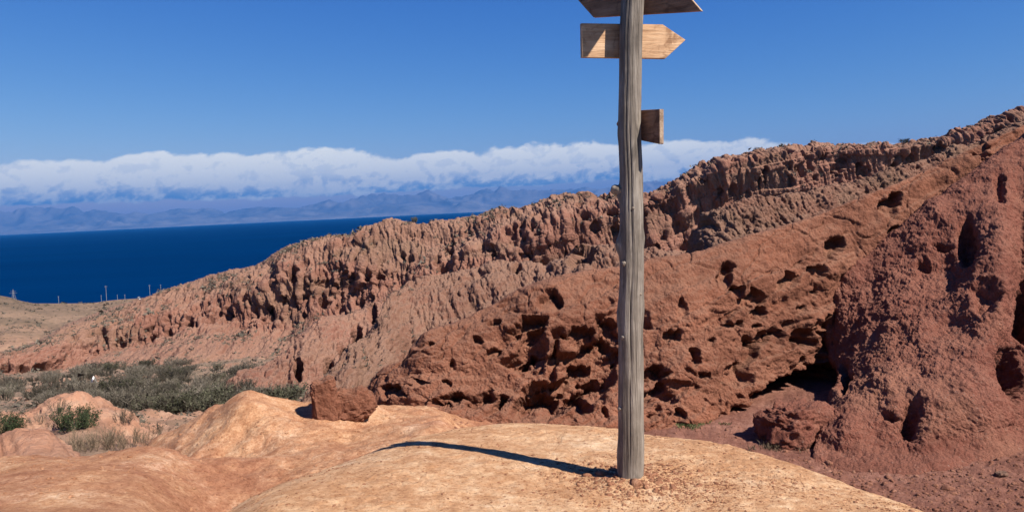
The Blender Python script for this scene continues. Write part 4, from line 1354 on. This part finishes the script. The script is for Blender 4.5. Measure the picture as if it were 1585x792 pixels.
bush = twig_mesh('bush', 420, 1.25, 1.8, 301, M_scrub, 1.0, 0.02, 0.05, 6000, M_leaf)
p = on(va, 118, 668, 2.2, 3.6)
place('bush', bush, p, 1.0, 0.4, 'dark green bush growing on the sunny side of the earth hillock', 'bush')
bush2 = twig_mesh('bush', 420, 1.5, 2.1, 302, M_scrub, 1.0, 0.025, 0.055, 6000, M_leaf)
p = on(va, -2, 676, 1.2, 2.8)
place('bush', bush2, p + np.array([0, 0.4, -0.1]), 0.95, 1.4, 'dark green bush cut by the left edge of the photo, behind the small orange hillock', 'bush')
for i, (u, v, s_, lb) in enumerate(((150, 694, .75, 'dry twiggy shrub in front of the dark green bush'), (200, 690, .7, 'dry twiggy shrub in the gully between hillock and orange mound'), (178, 697, .55, 'smallest dry twiggy shrub, low in the gully'),
                                    (208, 668, .6, 'dry twiggy shrub on the right slope of the hillock'), (88, 640, .6, 'grey shrub on the shaded left slope of the hillock'), (60, 655, .5, 'low grey shrub at the left foot of the hillock'),
                                    (112, 697, .7, 'dry twiggy shrub at the left end of the row in the gully'), (132, 700, .6, 'low dry shrub between the row of dry shrubs and the red mound'), (166, 688, .8, 'broad dry shrub below the hillock, middle of the row in the gully'),
                                    (224, 688, .7, 'dry twiggy shrub at the right end of the row, against the orange mound'), (236, 676, .8, 'grey-green shrub wedged against the left foot of the orange mound'), (190, 655, .7, 'grey shrub behind the right slope of the hillock'))):
    me = twig_mesh('shrub', 420, 1.3, 1.9, 400 + i, M_dry if i in (0, 1, 2, 6, 7, 8, 9) else M_scrub, 1.1, 0.016, 0.045, 300, M_dry if i in (0, 1, 2, 3, 6, 7, 8, 9) else M_scrubgreen)
    place('shrub', me, on(va, u, v, 1.8, 3.9), s_, i * 1.3, lb, 'shrub')
# single shrubs along the skyline
for i, (u, v, s_, lb) in enumerate(((1140, 250, 1.2, 'leftmost of the shrubs on the skyline right of the signpost'), (1209, 229, 0.9, 'small shrub on the skyline at the start of the fluted crest'),
                                    (1279, 226, .7, 'tiny shrub on the skyline above the fluted cliffs'), (1398, 217, 1.2, 'dark shrub on the skyline above the right end of the fluted cliffs'),
                                    (643, 344, 1.1, 'lone shrub on the skyline against the far shore of the lake'))):
    p = on(hs, u, v, 1.9, 2.2)
    place('shrub', green[i % 3], p, s_, i, lb, 'shrub')


# low scrub dotted over the far slopes, nobody could count it
def scrub(name, pts, size, mat, seed):
    rg = np.random.default_rng(seed)
    n, k = len(pts), 16
    c = rg.normal(0, 1, (n, k, 3)) * np.array([.55, .55, .3]); c[..., 2] = np.abs(c[..., 2])
    c = c * size[:, None, None] + pts[:, None]
    a = rg.normal(0, 1, (n, k, 3, 3)) * (size * 0.33)[:, None, None, None]
    V = (c[:, :, None] + a).reshape(-1, 3)
    F = np.arange(len(V)).reshape(-1, 3)
    return link(name, new_mesh(name, V, F, mat, smooth=False), None, kind='stuff')


inv = (hs.pu > -20) & (hs.pu < 1600)
w1 = np.interp(hs.t, [1.9, 1.98, 2.3, 2.8, 2.95, 4.1, 4.4, 5.0, 5.6], [0, 1, .9, .5, .06, .05, 1.0, 1.8, 1.6])
w1 = w1 * inv * (0.12 + sstep(-0.1, 0.5, fbm(hs.P / 18, 3))) * np.interp(hs.pu, [0, 500, 900, 1585], [1.3, 1, .7, .6])
ii = RNG.choice(len(w1), 6200, p=w1 / w1.sum())
scrub('scrub', hs.P[ii], RNG.lognormal(-0.85, 0.42, len(ii)) * hs.P[ii, 1] / 230, M_scrub, 61)
inv = (pl.pu > -20) & (pl.pu < 420) & (pl.t > 1) & (pl.t < 3)
ii = RNG.choice(np.where(inv)[0], 1100)
scrub('steppe_scrub', pl.P[ii], RNG.lognormal(-0.3, 0.5, len(ii)) * pl.P[ii, 1] / 600, M_scrub, 62)
inv = np.where((va.pu > -20) & (va.pu < 520) & (va.t > 3.3) & (va.t < 7.6))[0]
ii = RNG.choice(inv, 1800)
scrub('valley_scrub', va.P[ii], RNG.lognormal(-1.2, 0.5, len(ii)) * np.clip(va.P[ii, 1] / 110, .4, 1.3), M_scrub, 63)
inv = np.where((sp2.pu < 640) & (sp2.t > 1.6) & (sp2.t < 3.6))[0]
ii = RNG.choice(inv, 260)
scrub('spur_scrub', sp2.P[ii], RNG.lognormal(-2.0, 0.5, len(ii)), M_scrub, 64)


# grass at the foot of the wall
def tuft(name, pts, h, mat, seed, kind='stuff', per=26, label=None, cat=None):
    rg = np.random.default_rng(seed)
    n = len(pts)
    st = pts[:, None] + rg.normal(0, 1, (n, per, 3)) * np.array([.05, .05, 0])
    d = rg.normal(0, 0.5, (n, per, 3)); d[..., 2] = 1
    en = st + d * (h * rg.uniform(.4, 1.1, (n, per, 1)))
    sd = rg.normal(0, 0.006, (n, per, 3))
    V = np.stack([st - sd, st + sd, en], 2).reshape(-1, 3)
    me = new_mesh(name, V, np.arange(len(V)).reshape(-1, 3), mat, smooth=False)
    if kind:
        return link(name, me, None, kind=kind)
    return link(name, me, None, label=label, category=cat)


pts = np.array([on(gr, u, v, 5.0, 7.6) for u, v in zip(rg.normal(1062, 20, 70), rg.normal(655, 2, 70))]) + rg.normal(0, .12, (70, 3)) * np.array([1, 1, 0])
tuft('grass', pts, 0.06, M_grass, 71)
c0 = on(gr, 1206, 688, 4.6, 7)
pts = c0 + rg.normal(0, 1, (26, 3)) * np.array([.16, .1, 0])
tuft('grass_tuft', pts, 0.11, M_dry, 72, None, 22, 'tuft of dry grass in front of the low red boulder', 'grass tuft')


# ---------------------------------------------------------------- far poles, pylon and sign
M_metal, w_, b_, _c = principled('pale_steel', 0.6, 0.3)
b_.inputs['Base Color'].default_value = (0.13, 0.13, 0.14, 1)
M_pole, w_, b_, co_ = principled('grey_pole_wood', 0.9, 0.1)
w_.l.new(w_.ramp(w_.noise(co_, 3, 3), [(0.35, (0.10, 0.10, 0.10)), (0.65, (0.16, 0.155, 0.15))]), b_.inputs['Base Color'])


class MB:
    def __init__(self):
        self.v, self.f = [], []

    def bar(self, a, b, r0, r1=None, n=6):
        r1 = r0 if r1 is None else r1
        a, b = np.array(a, float), np.array(b, float)
        d = (b - a) / np.linalg.norm(b - a)
        s1 = np.cross(d, [0.3, 0.9, 0.1] if abs(d[2]) > .9 else [0, 0, 1.0]); s1 /= np.linalg.norm(s1)
        s2 = np.cross(d, s1)
        o = len(self.v)
        for p, r in ((a, r0), (b, r1)):
            for j in range(n):
                an = 2 * math.pi * j / n
                self.v.append(p + (s1 * math.cos(an) + s2 * math.sin(an)) * r)
        for j in range(n):
            self.f.append([o + j, o + (j + 1) % n, o + n + (j + 1) % n, o + n + j])
        for q in range(1, n - 1):
            if q % 2 == 1 and q + 2 <= n - 1:
                self.f.append([o, o + q, o + q + 1, o + q + 2])
                self.f.append([o + n, o + n + q, o + n + q + 1, o + n + q + 2])
        return self

    def mesh(self, name, mat):
        return new_mesh(name, np.array(self.v), np.array(self.f), mat, smooth=False)


def pole(u, vb, vt, d, label, z_off=0.0):
    b = unproj(u, vb, d)[0]
    h = (vb - vt) / FPX * d
    root = empty('utility_pole', tuple(b), label, 'utility pole', 'poles of the power line above the lake')
    r = max(0.12, 0.00026 * d)
    link('pole', MB().bar((0, 0, -4.0), (0.03 * h, 0, h), r, r * 0.75, 8).mesh('pole', M_pole), root)
    link('crossarm', MB().bar((0.03 * h - h * 0.09, 0, h * 0.93), (0.03 * h + h * 0.09, 0, h * 0.935), r * 0.5).mesh('crossarm', M_pole), root)
    for k_ in (-1, 1):
        x = 0.03 * h + k_ * h * 0.075
        link('insulator', MB().bar((x, 0, h * 0.94), (x, 0, h * 0.97), r * 0.45, r * 0.3).mesh('insulator', M_metal), root)


pole(165, 467, 441.5, 712, 'tallest and thickest grey pole standing on the plateau edge above the lake')
pole(91, 470, 458, 722, 'thin grey pole standing alone on the plateau edge, right of the pylon')
pole(157, 467, 456.5, 715, 'short pole just left of the tallest pole')
pole(182, 465.5, 456, 708, 'first short pole right of the tallest pole')
pole(193.5, 465, 455.5, 704, 'second short pole right of the tallest pole')
pole(232, 458, 440.5, 520, 'pole standing behind the hill slope, left one of the pair by the ridge')
pole(249, 452, 440, 520, 'pole standing behind the hill slope, right one of the pair by the ridge')

b0 = unproj(21.5, 463, 690)[0]
hP = 15.5 / FPX * 690
py = empty('power_pylon', tuple(b0), 'small steel lattice pylon on the plateau edge at the far left', 'pylon')
rb = 0.085
for i, (sx, sy) in enumerate(((-1, -1), (1, -1), (1, 1), (-1, 1))):
    link('leg', MB().bar((sx * 1.5, sy * 1.5, -2.0), (sx * 0.35, sy * 0.35, hP * 0.72), rb * 1.2, rb).bar((sx * 0.35, sy * 0.35, hP * 0.72), (sx * .08, sy * .08, hP), rb, rb * .7).mesh('leg', M_metal), py)
br = MB()
for k_ in range(4):
    z0, z1 = hP * 0.18 * k_, hP * 0.18 * (k_ + 1)
    w0, w1_ = 1.5 - 1.15 * z0 / (hP * .72), 1.5 - 1.15 * z1 / (hP * .72)
    for s_ in (-1, 1):
        br.bar((-w0, s_ * w0, z0), (w1_, s_ * w1_, z1), rb * .7).bar((w0, s_ * w0, z0), (-w1_, s_ * w1_, z1), rb * .7)
link('bracing', br.mesh('bracing', M_metal), py)
for z_, w_2 in ((0.62, 3.6), (0.8, 2.6)):
    link('crossarm', MB().bar((-w_2, 0, hP * z_), (w_2, 0, hP * z_), rb * 1.2).mesh('crossarm', M_metal), py)
# small white hut by the ridge
hb = unproj(215, 464, 640)[0]
hut = empty('hut', tuple(hb), 'tiny white gabled hut on the plateau edge beside the hill slope', 'hut')
M_white, w_, b_, _c = principled('white_paint', 0.6, 0.3)
b_.inputs['Base Color'].default_value = (0.78, 0.77, 0.75, 1)
M_brown, w_, b_, _c = principled('brown_paint', 0.6, 0.3)
b_.inputs['Base Color'].default_value = (0.16, 0.055, 0.04, 1)
hv = np.array([[-1.3, -1, -1], [1.3, -1, -1], [1.3, 1, -1], [-1.3, 1, -1], [-1.3, -1, 1.4], [1.3, -1, 1.4], [1.3, 1, 1.4], [-1.3, 1, 1.4]])
hf = np.array([[0, 1, 5, 4], [1, 2, 6, 5], [2, 3, 7, 6], [3, 0, 4, 7], [4, 5, 6, 7]])
link('wall', new_mesh('wall', hv, hf, M_white, smooth=False), hut)
rv_ = np.array([[-1.6, -1.3, 1.42], [1.6, -1.3, 1.42], [1.6, 1.3, 1.42], [-1.6, 1.3, 1.42], [0, -1.3, 2.9], [0, 1.3, 2.9]])
rf_ = np.array([[0, 1, 4], [2, 3, 5], [1, 2, 5], [1, 5, 4], [3, 0, 4], [3, 4, 5], [0, 3, 2], [0, 2, 1]])
link('roof', new_mesh('roof', rv_, rf_, M_metal, smooth=False), hut)

# white triangular board in the thicket
sb = on(va, 147, 604, 4.1, 8)
k = sb[1] / FPX
sgn = empty('triangular_sign', tuple(sb), 'white triangular sign with a dark centre standing in the valley thicket', 'sign')


def tri_prism(w, h, z, y0, y1):
    v = np.array([[-w / 2, y0, z], [w / 2, y0, z], [0, y0, z + h], [-w / 2, y1, z], [w / 2, y1, z], [0, y1, z + h]])
    f = np.array([[0, 1, 2], [3, 5, 4], [0, 3, 4], [0, 4, 1], [1, 4, 5], [1, 5, 2], [2, 5, 3], [2, 3, 0]])
    return v, f


zb = 4.5 * k + 1.0
v_, f_ = tri_prism(10 * k, 10 * k, zb, -0.02, 0.02)
link('panel', new_mesh('panel', v_, f_, M_white, smooth=False), sgn)
v_, f_ = tri_prism(3.6 * k, 3.8 * k, zb + 1.6 * k, -0.03, -0.021)
link('mark', new_mesh('mark', v_, f_, M_brown, smooth=False), sgn)
link('stake', MB().bar((0, 0.05, -0.3), (0, 0.05, zb + 4 * k), 0.05).mesh('stake', M_pole), sgn)

# ------------------------------------------------------------------ haze over the lake
def build_haze():
    lo = np.array([-72000, -400, LZ - 1.6]); hi = np.array([72000, 70500, 3300.0])
    v = np.array([[lo[0] if i & 1 == 0 else hi[0], lo[1] if i & 2 == 0 else hi[1], lo[2] if i & 4 == 0 else hi[2]] for i in range(8)])
    f = [[0, 2, 3, 1], [4, 5, 7, 6], [0, 1, 5, 4], [2, 6, 7, 3], [0, 4, 6, 2], [1, 3, 7, 5]]
    m = bpy.data.materials.new('haze')
    m.use_nodes = True
    w = NT(m.node_tree)
    w.n.clear()
    out = w.node('ShaderNodeOutputMaterial')
    pv = w.node('ShaderNodeVolumePrincipled')
    pv.inputs['Color'].default_value = (0.03, 0.20, 0.56, 1)
    pv.inputs['Density'].default_value = HAZE_DENSITY
    w.l.new(pv.outputs[0], out.inputs['Volume'])
    link('haze', new_mesh('haze', v, f, m, smooth=False), kind='stuff')


HAZE_DENSITY = 1.9e-5
build_haze()
